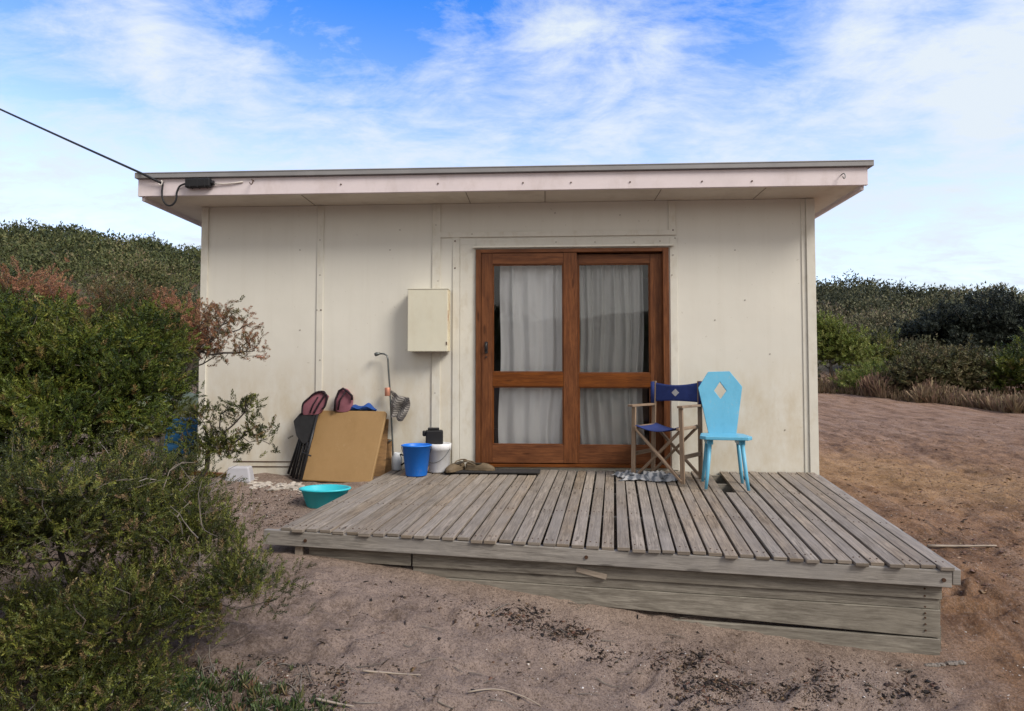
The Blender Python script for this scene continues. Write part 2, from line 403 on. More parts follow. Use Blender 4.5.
def np_mesh(name, V, Q, mat, parent=None, tone=None, smooth=False):
    me = bpy.data.meshes.new(name); V = np.asarray(V, np.float32); Q = np.asarray(Q, np.int32)
    if parent: V = V-np.array(ORG.get(parent.name, Vector((0, 0, 0))), np.float32)
    k = Q.shape[1]
    me.vertices.add(len(V)); me.vertices.foreach_set('co', V.ravel())
    me.loops.add(Q.size); me.loops.foreach_set('vertex_index', Q.ravel())
    me.polygons.add(len(Q)); me.polygons.foreach_set('loop_start', np.arange(0, Q.size, k, dtype=np.int32))
    try: me.polygons.foreach_set('loop_total', np.full(len(Q), k, np.int32))
    except Exception: pass
    if smooth: me.polygons.foreach_set('use_smooth', np.ones(len(Q), bool))
    if tone is not None:
        a = me.attributes.new('tone', 'FLOAT', 'POINT'); a.data.foreach_set('value', np.asarray(tone, np.float32))
    me.materials.append(mat); me.update(calc_edges=True); me.validate()
    o = link(bpy.data.objects.new(name, me))
    if parent: o.parent = parent; ORG[o.name] = ORG[parent.name]
    return o

# ------------------------------------------------------------------ the deck corners (surveyed)
FL = atd(279, 527, 3.99); FR = atd(955, 567, 3.46)
BL = aty(394, 468.3, -.012); BR = aty(815, 472.2, -.012)
def deck_pt(u, t):                 # u across (left to right), t from the front edge to the wall
    return (FL*(1-u)+FR*u)*(1-t)+(BL*(1-u)+BR*u)*t

# ------------------------------------------------------------------ terrain
ctrl = [atd(*p) for p in [(300, 553, 4.02), (416, 573, 3.90), (600, 607, 3.74), (760, 636, 3.60), (942, 655, 3.50),
        (325, 503, 5.1), (250, 490, 5.4), (300, 484, 5.75), (230, 478, 5.8), (262, 549, 4.1), (200, 470, 6.2),
        (965, 600, 3.95), (1000, 545, 4.8), (1010, 480, 7.4), (900, 440, 10), (830, 472, 7.4), (820, 393, 20), (1024, 415, 15), (920, 404, 17),
        (340, 711, 2.56), (600, 711, 2.94), (900, 711, 3.07), (100, 711, 2.37)]]
ctrl += [np.array(p) for p in [(0, -6, 0), (-2.2, -6, .22), (2.5, -6.2, -.12), (0, -10, 0), (-5, 0, .85), (-6, 5, 1.3), (-9, -3, 1.0), (5, -5, .05),
         (9, -4, .2), (10, 3, .6), (-3.4, -.05, .70), (-1.4, -.05, .70), (.5, -.3, .5), (2.5, -.3, .42), (0, 3, .6), (0, 8, .9), (-4, -3, .7), (-9, -9, .5), (9, -9, 0), (4, 14, .95), (-6, 12, 1.8), (16, 6, .8)]]
ctrl = np.array(ctrl)
def tps(r2): return .5*r2*np.log(r2+1e-9)
_n = len(ctrl)
_K = tps(((ctrl[:, None, :2]-ctrl[None, :, :2])**2).sum(-1))+np.eye(_n)*.02
_P = np.c_[np.ones(_n), ctrl[:, :2]]
_A = np.block([[_K, _P], [_P.T, np.zeros((3, 3))]])
_W = np.linalg.solve(_A, np.r_[ctrl[:, 2], 0, 0, 0])
SKY_PX = [(-900, 250), (-300, 225), (0, 218), (60, 219), (100, 229), (150, 239), (200, 247), (420, 285), (600, 290), (820, 286), (900, 290), (960, 291), (1024, 294), (1300, 290), (2000, 290)]
def hill(x, y):
    dx = x-CAM[0]; dy = y-CAM[1]; r = np.hypot(dx, dy)+1e-6
    f_ = -dx*math.sin(YAW)+dy*math.cos(YAW); s_ = dx*math.cos(YAW)+dy*math.sin(YAW)
    px = np.where(f_ > .05*r, 512+F*s_/np.maximum(f_, .05*r), np.where(s_ > 0, 2000, -900))
    sky = np.interp(px, [p for p, _ in SKY_PX], [q for _, q in SKY_PX])
    elev = (379-sky)/F
    elev = np.where(f_ < 0, .13, elev)
    cosr = np.where(f_ > .05*r, np.clip(f_/r, .4, 1), 1.0)
    left = sst(700, 200, px)
    Rr = 62-16*left; r0 = 19-6*left
    H = elev*Rr*cosr
    t = np.clip((r-r0)/(Rr-r0), 0, 1.25)
    prof = np.where(t < 1, t**1.15, 1-.3*(t-1))
    z = .9+H*prof+(fbm(x, y, .09, 4, 31)*3.0)*np.clip(t*2, 0, 1)*np.where(f_ > 0, np.clip(1.3-t, .2, 1), 1)
    return z, r, left
def terrain(x, y):
    x = np.asarray(x, float); y = np.asarray(y, float); sh = x.shape
    xf = x.ravel(); yf = y.ravel()
    xc = np.clip(xf, -14, 18); yc = np.clip(yf, -14, 18)
    z = _W[_n]+_W[_n+1]*xc+_W[_n+2]*yc
    for i in range(_n):
        z = z+_W[i]*tps((xc-ctrl[i, 0])**2+(yc-ctrl[i, 1])**2)
    hz, r, left = hill(xf, yf)
    w = sst(22-5*left, 29-5*left, r)
    z = z*(1-w)+hz*w
    return z.reshape(sh)
def th(x, y): return float(terrain(np.array([x]), np.array([y]))[0])

def axis(lo, f0, f1, hi, step, grow=1.13):
    a = list(np.arange(f0, f1, step)); s = step; q = a[-1]
    while q < hi: s = min(s*grow, 6); q += s; a.append(q)
    s = step; q = a[0]; b = []
    while q > lo: s = min(s*grow, 6); q -= s; b.append(q)
    return np.array(b[::-1]+a)
gx = axis(-220, -2.4, 7.4, 220, .031); gy = axis(-160, -4.3, 4.5, 260, .031, 1.06)
GX, GY = np.meshgrid(gx, gy, indexing='ij')
GZ = terrain(GX, GY)
near = sst(11, 5, np.hypot(GX-.8, GY+2.5))
rel = fbm(GX, GY, 1.3, 3, 3)*.05+fbm(GX, GY, 5.5, 4, 7)*.042+fbm(GX, GY, 15, 3, 12)*.032
# footprints and scuffs pressed into the sand
for k in range(520):
    fx = rng.uniform(-1.9, 3.9); fy = rng.uniform(-4.1, -1.6)
    a = rng.normal(.5, .9); lx, ly = rng.uniform(.07, .14), rng.uniform(.03, .055)
    ix = np.searchsorted(gx, [fx-.4, fx+.4]); iy = np.searchsorted(gy, [fy-.4, fy+.4])
    sl = (slice(ix[0], ix[1]), slice(iy[0], iy[1]))
    dx = GX[sl]-fx; dy = GY[sl]-fy
    p = (dx*math.cos(a)+dy*math.sin(a))/lx; q = (-dx*math.sin(a)+dy*math.cos(a))/ly
    d2 = p*p+q*q; dep = rng.uniform(.012, .036)
    rel[sl] += -dep*np.exp(-d2*1.2)+dep*.55*np.exp(-(np.sqrt(d2)-1.5)**2*4)
# drag lines over the yard to the right
tr = fbm((GX-.2*GY)*3.2, GY*.35, 1.0, 4, 21)+.5*fbm((GX-.05*GY)*7, GY*.9, 1.0, 3, 22)+.7*fbm(GX, GY, 9, 3, 23)
yard = sst(2.4, 3.4, GX)*sst(30, 10, np.hypot(GX, GY))
under = (GX > -2) & (GX < 3)
_nr = np.array([FR[1]-FL[1], FL[0]-FR[0]]); _nr /= np.linalg.norm(_nr)
sd = (GX-FL[0])*_nr[0]+(GY-FL[1])*_nr[1]
rel = rel*np.where((GX > FL[0]-.15) & (GX < FR[0]+.2), .22+.78*sst(.03, .45, sd), 1)
GZ = GZ+rel*near+tr*.085*yard
nx, ny = GX.shape
V = np.stack([GX, GY, GZ], -1).reshape(-1, 3)
ii = np.arange(nx*ny).reshape(nx, ny)
Q = np.stack([ii[:-1, :-1], ii[1:, :-1], ii[1:, 1:], ii[:-1, 1:]], -1).reshape(-1, 4)
g = np_mesh('sandy_ground', V, Q, M['ground'], smooth=True)
structure(g)
def gz(x, y):                     # height of the finished ground sheet
    i = int(np.clip(np.searchsorted(gx, x), 1, nx-1)); j = int(np.clip(np.searchsorted(gy, y), 1, ny-1))
    a = (x-gx[i-1])/(gx[i]-gx[i-1]); b = (y-gy[j-1])/(gy[j]-gy[j-1])
    return float((GZ[i-1, j-1]*(1-a)+GZ[i, j-1]*a)*(1-b)+(GZ[i-1, j]*(1-a)+GZ[i, j]*a)*b)
def gza(x, y):
    x = np.asarray(x); y = np.asarray(y)
    i = np.clip(np.searchsorted(gx, x), 1, nx-1); j = np.clip(np.searchsorted(gy, y), 1, ny-1)
    a = (x-gx[i-1])/(gx[i]-gx[i-1]); b = (y-gy[j-1])/(gy[j]-gy[j-1])
    return (GZ[i-1, j-1]*(1-a)+GZ[i, j-1]*a)*(1-b)+(GZ[i-1, j]*(1-a)+GZ[i, j]*a)*b

# ------------------------------------------------------------------ the shack
wl, wr = X(200.5), X(816)
ZT = Z(203, 512)                 # underside of the eave at the wall
ZB = .35
DEP = 4.6
house = thing('beach_shack', 'cream painted fibro beach shack with flat roof behind the timber deck', 'house', ((wl+wr)/2, 0, .7))
dx0, dx1 = X(476), X(669)
dzt, dzb = Z(249, 572), Z(467, 572)
w = MB()
w.box(wl, dx0, 0, .09, ZB, ZT); w.box(dx1, wr, 0, .09, ZB, ZT); w.box(dx0, dx1, 0, .09, dzt, ZT); w.box(dx0, dx1, 0, .09, ZB, dzb)
w.build('front_wall', M['wall'], house)
MB().box(wl, wl+.09, .092, DEP, ZB-.2, ZT).build('side_wall', M['wall'], house)
MB().box(wr-.09, wr, .092, DEP, ZB-.3, ZT).build('side_wall', M['wall'], house)
MB().box(wl, wr, DEP+.002, DEP+.09, ZB-.3, ZT).build('back_wall', M['wall'], house)
MB().box(wl+.1, wr-.1, .1, DEP-.01, dzb-.12, dzb-.01).build('floor', M['inside'], house)
lin = MB(); lin.box(wl+.092, wl+.1, .1, DEP-.02, dzb, ZT-.01); lin.box(wr-.1, wr-.092, .1, DEP-.02, dzb, ZT-.01); lin.box(wl+.11, wr-.11, DEP-.02, DEP-.003, dzb, ZT-.01)
lin.build('lining', M['inside'], house)
# roof: thin flat slab with its edge boards
YF = -.40                        # front of the fascia
rl, rr = X(138, YF, 185), X(868, YF, 180)
fz0, fz1 = Z(190.5, 512, YF), Z(173, 512, YF)
cz1 = Z(167, 512, YF)
sf = MB(); sf.box(rl+.03, rr-.03, YF+.03, DEP+.35, ZT+.003, ZT+.018); sf.build('soffit', M['soffit'], house)
for px in (308, 468, 545, 658, 760): MB().box(X(px, -.2, 195)-.003, X(px, -.2, 195)+.003, YF+.04, -.01, ZT-.0005, ZT+.0025).build('soffit_joint', M['sjoint'], house)
fa = MB(); fa.box(rl, rr, YF, YF+.028, fz0, fz1); fa.build('fascia', M['fascia'], house, bevel=.004)
for xx in (rl+.02, rr-.05): MB().box(xx, xx+.03, YF+.03, DEP+.38, min(fz0+.004, ZT-.035), fz1-.01).build('barge_board', M['fascia'], house, bevel=.004)
cap = MB(); cap.box(rl-.015, rr+.04, YF-.03, YF+.1, fz1+.002, cz1); cap.box(rl-.012, rr+.037, YF-.034, YF-.028, cz1-.012, cz1-.004)
cap.build('roof_capping', M['cap'], house, bevel=.004)
rf = MB(); rf.box(rl+.01, rr-.01, YF+.11, DEP+.40, fz1-.01, fz1+.02)
for k in range(36):
    xx = rl+.1+k*(rr-rl-.2)/35; rf.box(xx-.02, xx+.02, YF+.12, DEP+.39, fz1+.021, fz1+.045)
rf.build('roof', M['greyroof'], house)
# cover battens over the sheet joints
bt = 'batten'
def vb(px0, px1, py0, py1, d=.012, mat='batten'):
    x0, x1 = X(px0, 0, (py0+py1)/2), X(px1, 0, (py0+py1)/2); pm = (px0+px1)/2
    z1 = min(Z(py0, pm), ZT-.002); z0 = Z(py1, pm)
    return MB().box(x0, x1, -d, -.0005, z0, z1).build(bt, M[mat], house, bevel=.003)
vb(316.5, 323, 190, 472)
vb(432, 440.5, 190, 468, .014)
vb(668, 675.5, 190, 231, .014)
vb(802.5, 807, 190, 474, .008)
vb(440.8, 676, 231.3, 236.5, .016)
vb(452.5, 459.5, 236.8, 470, .011)
vb(459.8, 475.5, 244, 468, .006)
vb(670.5, 678, 237, 470, .011)
vb(476, 670, 238, 247, .0075)
for a, b in ((200.3, 207), (807.4, 816.2)):
    MB().box(X(a), X(b), -.022, -.0005, ZB, ZT-.003).build('corner_board', M['batten'], house, bevel=.003)
# base strip boards at the foot of the wall on the left
for py in (461, 466):
    MB().box(wl+.35, X(300), -.006, -.0005, Z(py+.8, 250), Z(py, 250)).build('base_joint', M['nail'], house)
# drip strip over the door
MB().box(X(473), X(674), -.045, -.0185, dzt+.012, dzt+.03).build('drip_moulding', M['batten'], house, bevel=.003)
# nail heads with rust
def nail(px, py, r=.006, Y=-.012):
    nl = MB(); p = aty(px, py, Y); nl.lathe([(0, -.001), (r, 0), (r*.8, .004), (0, .005)], (0, 0, 0), 8)
    k = len(nl.v)-32
    for i in range(k, len(nl.v)):
        vx = nl.v[i]; nl.v[i] = (p[0]+vx[0], p[1]-vx[2], p[2]+vx[1])
    nl.build('nail', M['nail'], house)
for px, py in [(472, 234), (556, 242), (595, 242), (634, 242), (660, 241), (675, 238), (455, 241), (455, 268), (673, 230), (673, 255), (320, 275), (317, 310), (321, 310), (436, 225), (438, 281), (435, 393), (672, 275),
               (812, 225), (811, 300), (811, 345), (320, 240), (320, 360), (320, 420), (770, 354), (745, 300), (735, 250), (300, 250), (390, 250), (300, 330), (400, 230), (555, 213), (620, 215), (715, 320), (785, 430)]:
    nail(px, py, .0075 if random.random() < .3 else .005, -.0165 if py < 245 and 440 < px < 680 else -.0125 if (abs(px-320) < 4 or abs(px-436) < 4 or px > 807 or 452 < px < 460 or 670 < px < 677) else -.001)
for px in (341, 438, 523, 571, 630, 702, 752):
    p = aty(px, 183 - (px-512)*.008, YF-.001); MB().tube([p, p+np.array([0, -.006, 0])], .007, 8).build('nail', M['nail'], house)
# open hooks screwed in the fascia
def hook(px, py):
    p = Vector(aty(px, py, YF)); m = MB()
    pts = [p, p+Vector((0, -.04, 0))]
    for k in range(9):
        a = R_(90)-k*R_(32); pts.append(p+Vector((.0+.022*math.cos(a)*.6, -.045-.006*k*.3, -.024+.024*math.sin(a))))
    m.tube(pts, .0045, 6); return m
hook(254, 181).build('hook', M['nail'], house); hook(841, 175).build('hook', M['pipe'], house); hook(164, 182).build('hook', M['whitewire'], house)

# door
fr_ = MB()
fx0 = X(481); fx1 = X(663)
YD = -.03
fr_.box(dx0, fx0, YD, .085, dzb, dzt); fr_.box(fx1, dx1, YD, .085, dzb, dzt)
fr_.box(fx0+.0005, fx1-.0005, YD, .085, dzt-.035, dzt)
fr_.box(fx0+.0005, fx1-.0005, YD-.01, .085, dzb, dzb+.028)
fr_.build('door_frame', M['doorwood'], house, bevel=.003)
def leaf(px0, pg0, pg1, px1, pys, y0, y1, handle):
    # pys: top, glass top, rail top, rail bottom, glass bottom, foot
    pm = (px0+px1)/2; zt, za, zb, zc, zd, ze = [Z(p, pm, y0) for p in pys]
    zt = min(zt, dzt-.036); ze = max(ze, dzb+.030)
    x0, xa, xb, x1 = [X(p, y0) for p in (px0, pg0, pg1, px1)]
    m = MB(); m.box(x0, xa, y0, y1, ze, zt); m.box(xb, x1, y0, y1, ze, zt)
    e = .0004
    m.box(xa+e, xb-e, y0+.002, y1-.002, za, zt); m.box(xa+e, xb-e, y0+.002, y1-.002, zc, zb); m.box(xa+e, xb-e, y0+.002, y1-.002, ze, zd)
    # glazing beads
    bd = .012
    for q0, q1 in ((zb, za), (zd, zc)):
        m.box(xa+e, xa+bd, y0+.008, y1-.008, q0+bd, q1-bd); m.box(xb-bd, xb-e, y0+.008, y1-.008, q0+bd, q1-bd)
        m.box(xa+e, xb-e, y0+.009, y1-.009, q0+e, q0+bd-e); m.box(xa+e, xb-e, y0+.009, y1-.009, q1-bd+e, q1-e)
    lf = m.build('sliding_door', M['doorwood'], house, bevel=.0025)
    for q0, q1 in ((zb, za), (zd, zc)):
        ym = (y0+y1)/2
        MB().box(xa+.004, xb-.004, ym-.002, ym+.002, q0+.004, q1-.004).build('glass_pane', M['glass'], lf)
    if handle:
        h = MB(); hx = (x0+xa)/2-.005; hz = Z(347, 484, y0)
        h.box(hx-.014, hx+.014, y0-.006, y0-.0005, hz-.06, hz+.05)
        h.tube([(hx, y0-.006, hz-.035), (hx, y0-.035, hz-.03), (hx, y0-.04, hz), (hx, y0-.035, hz+.03), (hx, y0-.006, hz+.035)], .007, 8)
        h.tube([(hx, y0-.004, hz-.095), (hx, y0-.012, hz-.095)], .008, 8)
        h.build('handle', M['blackmetal'], lf)
    return lf
leaf(481.2, 492.5, 563.5, 577, (252, 264, 372.5, 386.5, 445, 463), -.022, .018, True)
leaf(566, 578.5, 650.5, 662.8, (254, 263.5, 373.5, 387, 446, 465), .024, .064, False)

# curtains hang inside
def curtain(name, x0, x1, z0, z1, y, nf, amp, mat, label, sway=0.0, seed=1):
    r = np.random.default_rng(seed); nx_, nz_ = 150, 40
    u = np.linspace(0, 1, nx_); v = np.linspace(0, 1, nz_); U, Vv = np.meshgrid(u, v, indexing='ij')
    ph = U+fbm(U*3+seed, Vv*.6, 1.0, 3, seed)*.16+sway*(1-Vv)**2*(U-.3)
    off = amp*np.sin(2*np.pi*nf*ph)+amp*.5*np.sin(2*np.pi*nf*2.3*ph+1.3)*Vv+fbm(U*4, Vv*2.5, 2.0, 3, seed+5)*.04*(1-Vv*.7)
    P = np.stack([x0+(x1-x0)*U+.02*np.sin(9*Vv+seed)*(1-Vv), y+off, z0+(z1-z0)*Vv+.004*np.sin(40*U)*(1-Vv)], -1).reshape(-1, 3)
    i2 = np.arange(nx_*nz_).reshape(nx_, nz_)
    q = np.stack([i2[:-1, :-1], i2[1:, :-1], i2[1:, 1:], i2[:-1, 1:]], -1).reshape(-1, 4)
    o = np_mesh(name, P, q, mat, smooth=True)
    s = o.modifiers.new('thick', 'SOLIDIFY'); s.thickness = .002
    tag(o, label, 'curtain')
    return o
curtain('curtain', X(500, .1), X(566, .1), dzb+.03, dzt-.02, .098, 3.6, .022, M['curtainA'], 'white gathered curtain behind the left glass of the timber door', .25, 3)
curtain('curtain', X(572, .18), X(643, .18), dzb+.03, dzt-.02, .13, 6.3, .021, M['curtainB'], 'pleated curtain behind the right glass, greyed for the dimmer pane nearest the chairs', .05, 8)

# ------------------------------------------------------------------ things fixed on the house
mx0, mx1, mz0, mz1 = X(407.5, -.16), X(447.5, -.16), Z(351.5, 428, -.16), Z(289, 428, -.16)
mb = thing('meter_box', 'cream metal meter box with rusty side fixed on the wall beside the door', 'meter box', ((mx0+mx1)/2, 0, mz0))
MB().box(mx0+.002, mx1+.004, -.15, -.0145, mz0+.004, mz1-.004).build('case', M['meterside'], mb, bevel=.004)
MB().box(mx0, mx1, -.166, -.152, mz0, mz1).build('door', M['meter'], mb, bevel=.005)
MB().box(mx0-.004, mx1+.006, -.17, -.014, mz1-.003, mz1+.004).build('lid', M['meter'], mb, bevel=.002)
md = MB(); md.box(mx1-.014, mx1-.004, -.170, -.1665, mz0+.06, mz0+.09); md.build('latch', M['nail'], mb)

pA = Vector(aty(163, 184, YF-.02)); pB = Vector(aty(143, 174, YF-.06))
far = Vector(atd(0, 107, 7.0)); dirn = (far-pB)
pts = [pA, pB]
for k in range(1, 24):
    t = k/23*4.4; q = pB+dirn*t; q.z -= .012*t*(4.4-t)*.6; pts.append(q)
cb = MB(); cb.tube(pts, .0105, 8)
lp = [Vector(aty(px, py, YF-.02)) for px, py in [(163, 184), (162, 192), (163, 200), (167, 205), (172, 205), (176, 200), (177, 192), (180, 186), (186, 183.5)]]
def _cr(P, k=5):
    P = [np.array(p, float) for p in P]; n = len(P); o_ = []
    for i in range(n-1):
        a, b, c, d = P[max(i-1, 0)], P[i], P[i+1], P[min(i+2, n-1)]
        for j in range(k):
            t = j/k; o_.append(.5*((2*b)+(c-a)*t+(2*a-5*b+4*c-d)*t*t+(3*b-a-3*c+d)*t**3))
    return o_+[P[-1]]
cb.tube(_cr(lp), .008, 8)
tag(cb.build('overhead_cable', M['cable'], smooth=True), 'black service cable sloping down from upper left and looping under the fascia corner', 'cable')
jb = thing('junction_box', 'small black cable joint box on the fascia near its left end', 'junction box', tuple(aty(199, 184, YF-.02)))
p0, p1 = aty(186, 183.7, YF-.035), aty(211, 182.7, YF-.035)
b_ = MB(); b_.beam(p0, p1, .05, .085); b_.build('body', M['black'], jb, bevel=.012)
for k in (.2, .5, .8): q = p0+(p1-p0)*k; MB().beam(q-(p1-p0)*.02, q+(p1-p0)*.02, .056, .09).build('rib', M['black'], jb, bevel=.004)
MB().tube([aty(211, 183, YF-.03), aty(214, 183, YF-.03)], .022, 10).build('gland', M['black'], jb, bevel=.003)
ww = MB(); ww.tube([aty(213, 183.5, YF-.02), aty(222, 184, YF-.012), aty(233, 183.2, YF-.012), aty(243, 181.8, YF-.008)], .006, 6); ww.build('lead', M['whitewire'], jb)

# ------------------------------------------------------------------ deck
deck = thing('timber_deck', 'weathered slatted timber deck in front of the shack door', 'deck', tuple((FL+FR)/2-np.array([0, 0, .45])))
NB = 45
dm = MB()
fdir = (FR-FL)/np.linalg.norm(FR-FL)
hole = 34
for k in range(NB):
    u = (k+.5)/NB
    t0 = rng.uniform(-.009, .006); t1 = 1.0
    if k == hole: t1 = .65
    a = deck_pt(u, t0); b2 = deck_pt(u, t1)
    nseg = 1
    wd = .0735+rng.uniform(-.003, .003); zj = rng.uniform(-.0035, .0035)
    ja = fdir*rng.uniform(-.0045, .0045); jb2 = fdir*rng.uniform(-.0045, .0045)
    dz = np.array([0, 0, -.011+zj])
    dm.beam(a+dz+ja, b2+dz+jb2, wd, .021)
db = dm.build('decking', M['deck'], deck, bevel=.003)
ns = MB()
for k in range(NB):
    for t in (.03, .34, .66, .965):
        if k == hole and t > .6: continue
        for s in (-.018, .018):
            p = deck_pt((k+.5)/NB, t+rng.uniform(-.004, .004))+fdir*s+np.array([0, 0, .0005]); ns.lathe([(.0045, -.002), (.0045, .0012), (0, .002)], p, 6)
ns.build('deck_nails', M['nail'], deck)['kind'] = 'stuff'
# joists and bearers
for t in (.33, .63, .82, .97):
    a = deck_pt(.004, t); b2 = deck_pt(.996, t); z = np.array([0, 0, -.0225-.045]); MB().beam(a+z, b2+z, .045, .088).build('joist', M['skirt'], deck)
nrm = np.cross(fdir, [0, 0, 1]); nrm /= np.linalg.norm(nrm)     # points out of the front
if nrm[1] > 0: nrm = -nrm
def fe(u, dz, out=0.0): return FL*(1-u)+FR*u+np.array([0, 0, dz])+nrm*out
MB().beam(fe(-.027, -.0695, -.022), fe(.996, -.0695, -.022), .042, .092).build('front_beam', M['beam'], deck, bevel=.004)
sb = MB(); a = deck_pt(1.0, .012)+np.array([0, 0, -.067]); b2 = deck_pt(1.0, 1.0)+np.array([0, 0, -.067])
sb.beam(a+fdir*.022, b2+fdir*.022, .042, .088); sb.build('side_beam', M['beam'], deck, bevel=.004)
sb = MB(); a = deck_pt(0, .02)+np.array([0, 0, -.067]); b2 = deck_pt(0, 1.0)+np.array([0, 0, -.067]); sb.beam(a-fdir*.004, b2-fdir*.004, .042, .088); sb.build('side_beam', M['beam'], deck, bevel=.004)
def uof(px): return (px-279)/(955-279)*1.0
def plank(u0, u1, z0a, z1a, z0b, z1b, out, name='skirt_board', th_=.03):
    za, ha = (z0a+z1a)/2, z1a-z0a; zb, hb = (z0b+z1b)/2, z1b-z0b
    m = MB(); m.beam(fe(u0, za, out), fe(u1, zb, out), th_, ha, h1=hb)
    return m.build(name, M['skirt'], deck, bevel=.003)
plank(.045, .215, -.205, -.121, -.205, -.121, -.062)
plank(.218, .988, -.205, -.123, -.196, -.119, -.058)
plank(.218, .985, -.262, -.207, -.254, -.199, -.070)
plank(.222, .985, -.345, -.264, -.408, -.256, -.060)
plank(.45, .983, -.56, -.412, -.60, -.414, -.055)
MB().beam(fe(.03, -.30, -.045), fe(.03, -.118, -.045), .05, .035, (0, 1, 0)).build('post', M['stick'], deck, bevel=.003)
MB().beam(fe(.978, -.62, -.112), fe(.978, -.118, -.112), .06, .075, (0, 1, 0)).build('post', M['skirt'], deck, bevel=.003)
for t in (.35, .7):
    for u in (.02, .5, .98):
        p = deck_pt(u, t); MB().beam(p+np.array([0, 0, -.9]), p+np.array([0, 0, -.116]), .09, .09, (0, 1, 0)).build('post', M['skirt'], deck, bevel=.003)
# closing boards down the right side
for z0, z1 in ((-.205, -.12), (-.35, -.21), (-.50, -.355)):
    a = deck_pt(.985, .03); b2 = deck_pt(.985, 1.0); z = np.array([0, 0, (z0+z1)/2])
    m = MB(); m.beam(a+z, b2+z, .028, z1-z0); m.build('side_board', M['skirt'], deck, bevel=.003)
for u, dz in ((.045, -.075), (.985, -.074), (.49, -.07)):
    p = fe(u, dz, .0); MB().tube([p, p+nrm*.006], .011, 10).build('bolt', M['nail'], deck)
for u in (.965,):
    for dz in (-.14, -.18, -.275, -.30, -.335, -.37, -.24): p = fe(u, dz, -.043); MB().tube([p, p+nrm*.004], .005, 8).build('nail', M['nail'], deck)
MB().beam(fe(.475, -.155, -.04), fe(.52, -.19, -.04), .012, .03).build('wood_splinter', M['stick'], deck)

def deck_z(x, y):                  # deck height below a plan position
    best = None
    u, t = .5, .5
    for _ in range(25):
        p = deck_pt(u, t); du = (deck_pt(u+.001, t)-p)/.001; dt = (deck_pt(u, t+.001)-p)/.001
        A = np.array([[du[0], dt[0]], [du[1], dt[1]]]); s = np.linalg.solve(A, np.array([x-p[0], y-p[1]])); u += s[0]; t += s[1]
    return float(deck_pt(u, t)[2])
def on_deck(px, py):               # where the line of sight meets the deck
    d = 5.4; r = ray(px, py)
    for _ in range(30):
        p = CAM+r*d; z = deck_z(p[0], p[1]); d += (p[2]-z)/max(.05, -(r[2]))*.7
    p = CAM+r*d
    return np.array([p[0], min(p[1], -.03), deck_z(p[0], min(p[1], -.03))])

# ------------------------------------------------------------------ director's chair
class Frame:
    def __init__(s, o, rz): s.o = Vector(o); s.c = math.cos(rz); s.s = math.sin(rz)
    def __call__(s, x, y, z): return s.o+Vector((x*s.c-y*s.s, x*s.s+y*s.c, z))
cx_, cy_ = X(666, -.35), -.35
cz_ = deck_z(cx_, cy_)+.001
dc = thing('folding_chair', "timber folding director's chair with blue canvas seat beside the door", 'chair', (cx_, cy_, cz_))
T = Frame((cx_, cy_, cz_), R_(-36))
hw, hd = .23, .19
for sx in (-1, 1):
    for sy, nm in ((-1, 'front_post'), (1, 'rear_post')):
        top = .63 if sy < 0 else .86
        MB().beam(T(sx*hw, sy*hd, 0), T(sx*(hw-.012), sy*(hd+(.02 if sy > 0 else 0)), top), .024, .036, T(1, 0, 0)-T(0, 0, 0)).build(nm, M['chairwood'], dc, bevel=.003)
    MB().beam(T(sx*hw, -hd-.05, .643), T(sx*hw, hd+.012, .643), .05, .02).build('armrest', M['chairwood'], dc, bevel=.004)
    MB().beam(T(sx*(hw), -hd+.02, .22), T(sx*hw, hd-.02, .22), .02, .034).build('side_rail', M['chairwood'], dc, bevel=.003)
    MB().beam(T(sx*(hw-.03), -hd-.03, .455), T(sx*(hw-.03), hd+.02, .455), .026, .026).build('seat_rail', M['chairwood'], dc, bevel=.003)
for sy in (-1, 1):
    y1, y2 = sy*(hd-.03), sy*(hd+.006)
    MB().beam(T(-hw+.02, y2, .45), T(hw-.01, y2, .02), .02, .034, T(0, 1, 0)-T(0, 0, 0)).build('cross_leg', M['chairwood'], dc, bevel=.003)
    MB().beam(T(hw-.02, y1, .45), T(-hw+.01, y1, .02), .02, .034, T(0, 1, 0)-T(0, 0, 0)).build('cross_leg', M['chairwood'], dc, bevel=.003)
def sheet(fn, nu, nv, name, mat, parent, thick=.003, label=None):
    m = MB(); vs = [fn(i/(nu-1), j/(nv-1)) for i in range(nu) for j in range(nv)]
    fs = [(i*nv+j, (i+1)*nv+j, (i+1)*nv+j+1, i*nv+j+1) for i in range(nu-1) for j in range(nv-1)]
    m.add(vs, fs, None, True); o = m.build(name, mat, parent)
    s = o.modifiers.new('thick', 'SOLIDIFY'); s.thickness = thick; s.offset = 0
    return o
sheet(lambda u, v: T((-hw+.03)+(2*hw-.06)*u, -hd-.02+(2*hd+.03)*v, .472-.045*math.sin(math.pi*u)-.008*math.sin(math.pi*v)), 17, 9, 'seat', M['bluefab'], dc, .004)
def bk(u, v):
    sag = math.sin(math.pi*u)
    return T((-hw-.012)+(2*hw+.024)*u, hd+.022-.03*sag*(1-v*.4)+.02*sag*.0-.0, .655+.185*v-.03*sag*v+.012*sag*(1-v)+.012)
bko = sheet(bk, 21, 9, 'backrest', M['bluefab'], dc, .004)
pm_ = MB()
def bkf(u, v): p = bk(u, v); return p+(T(0, -1, 0)-T(0, 0, 0))*.005
pm_.add([bkf(.5, .28), bkf(.575, .52), bkf(.5, .76), bkf(.425, .52)], [(0, 1, 2, 3)])
po = pm_.build('diamond_patch', M['patch'], bko); s_ = po.modifiers.new('thick', 'SOLIDIFY'); s_.thickness = .002
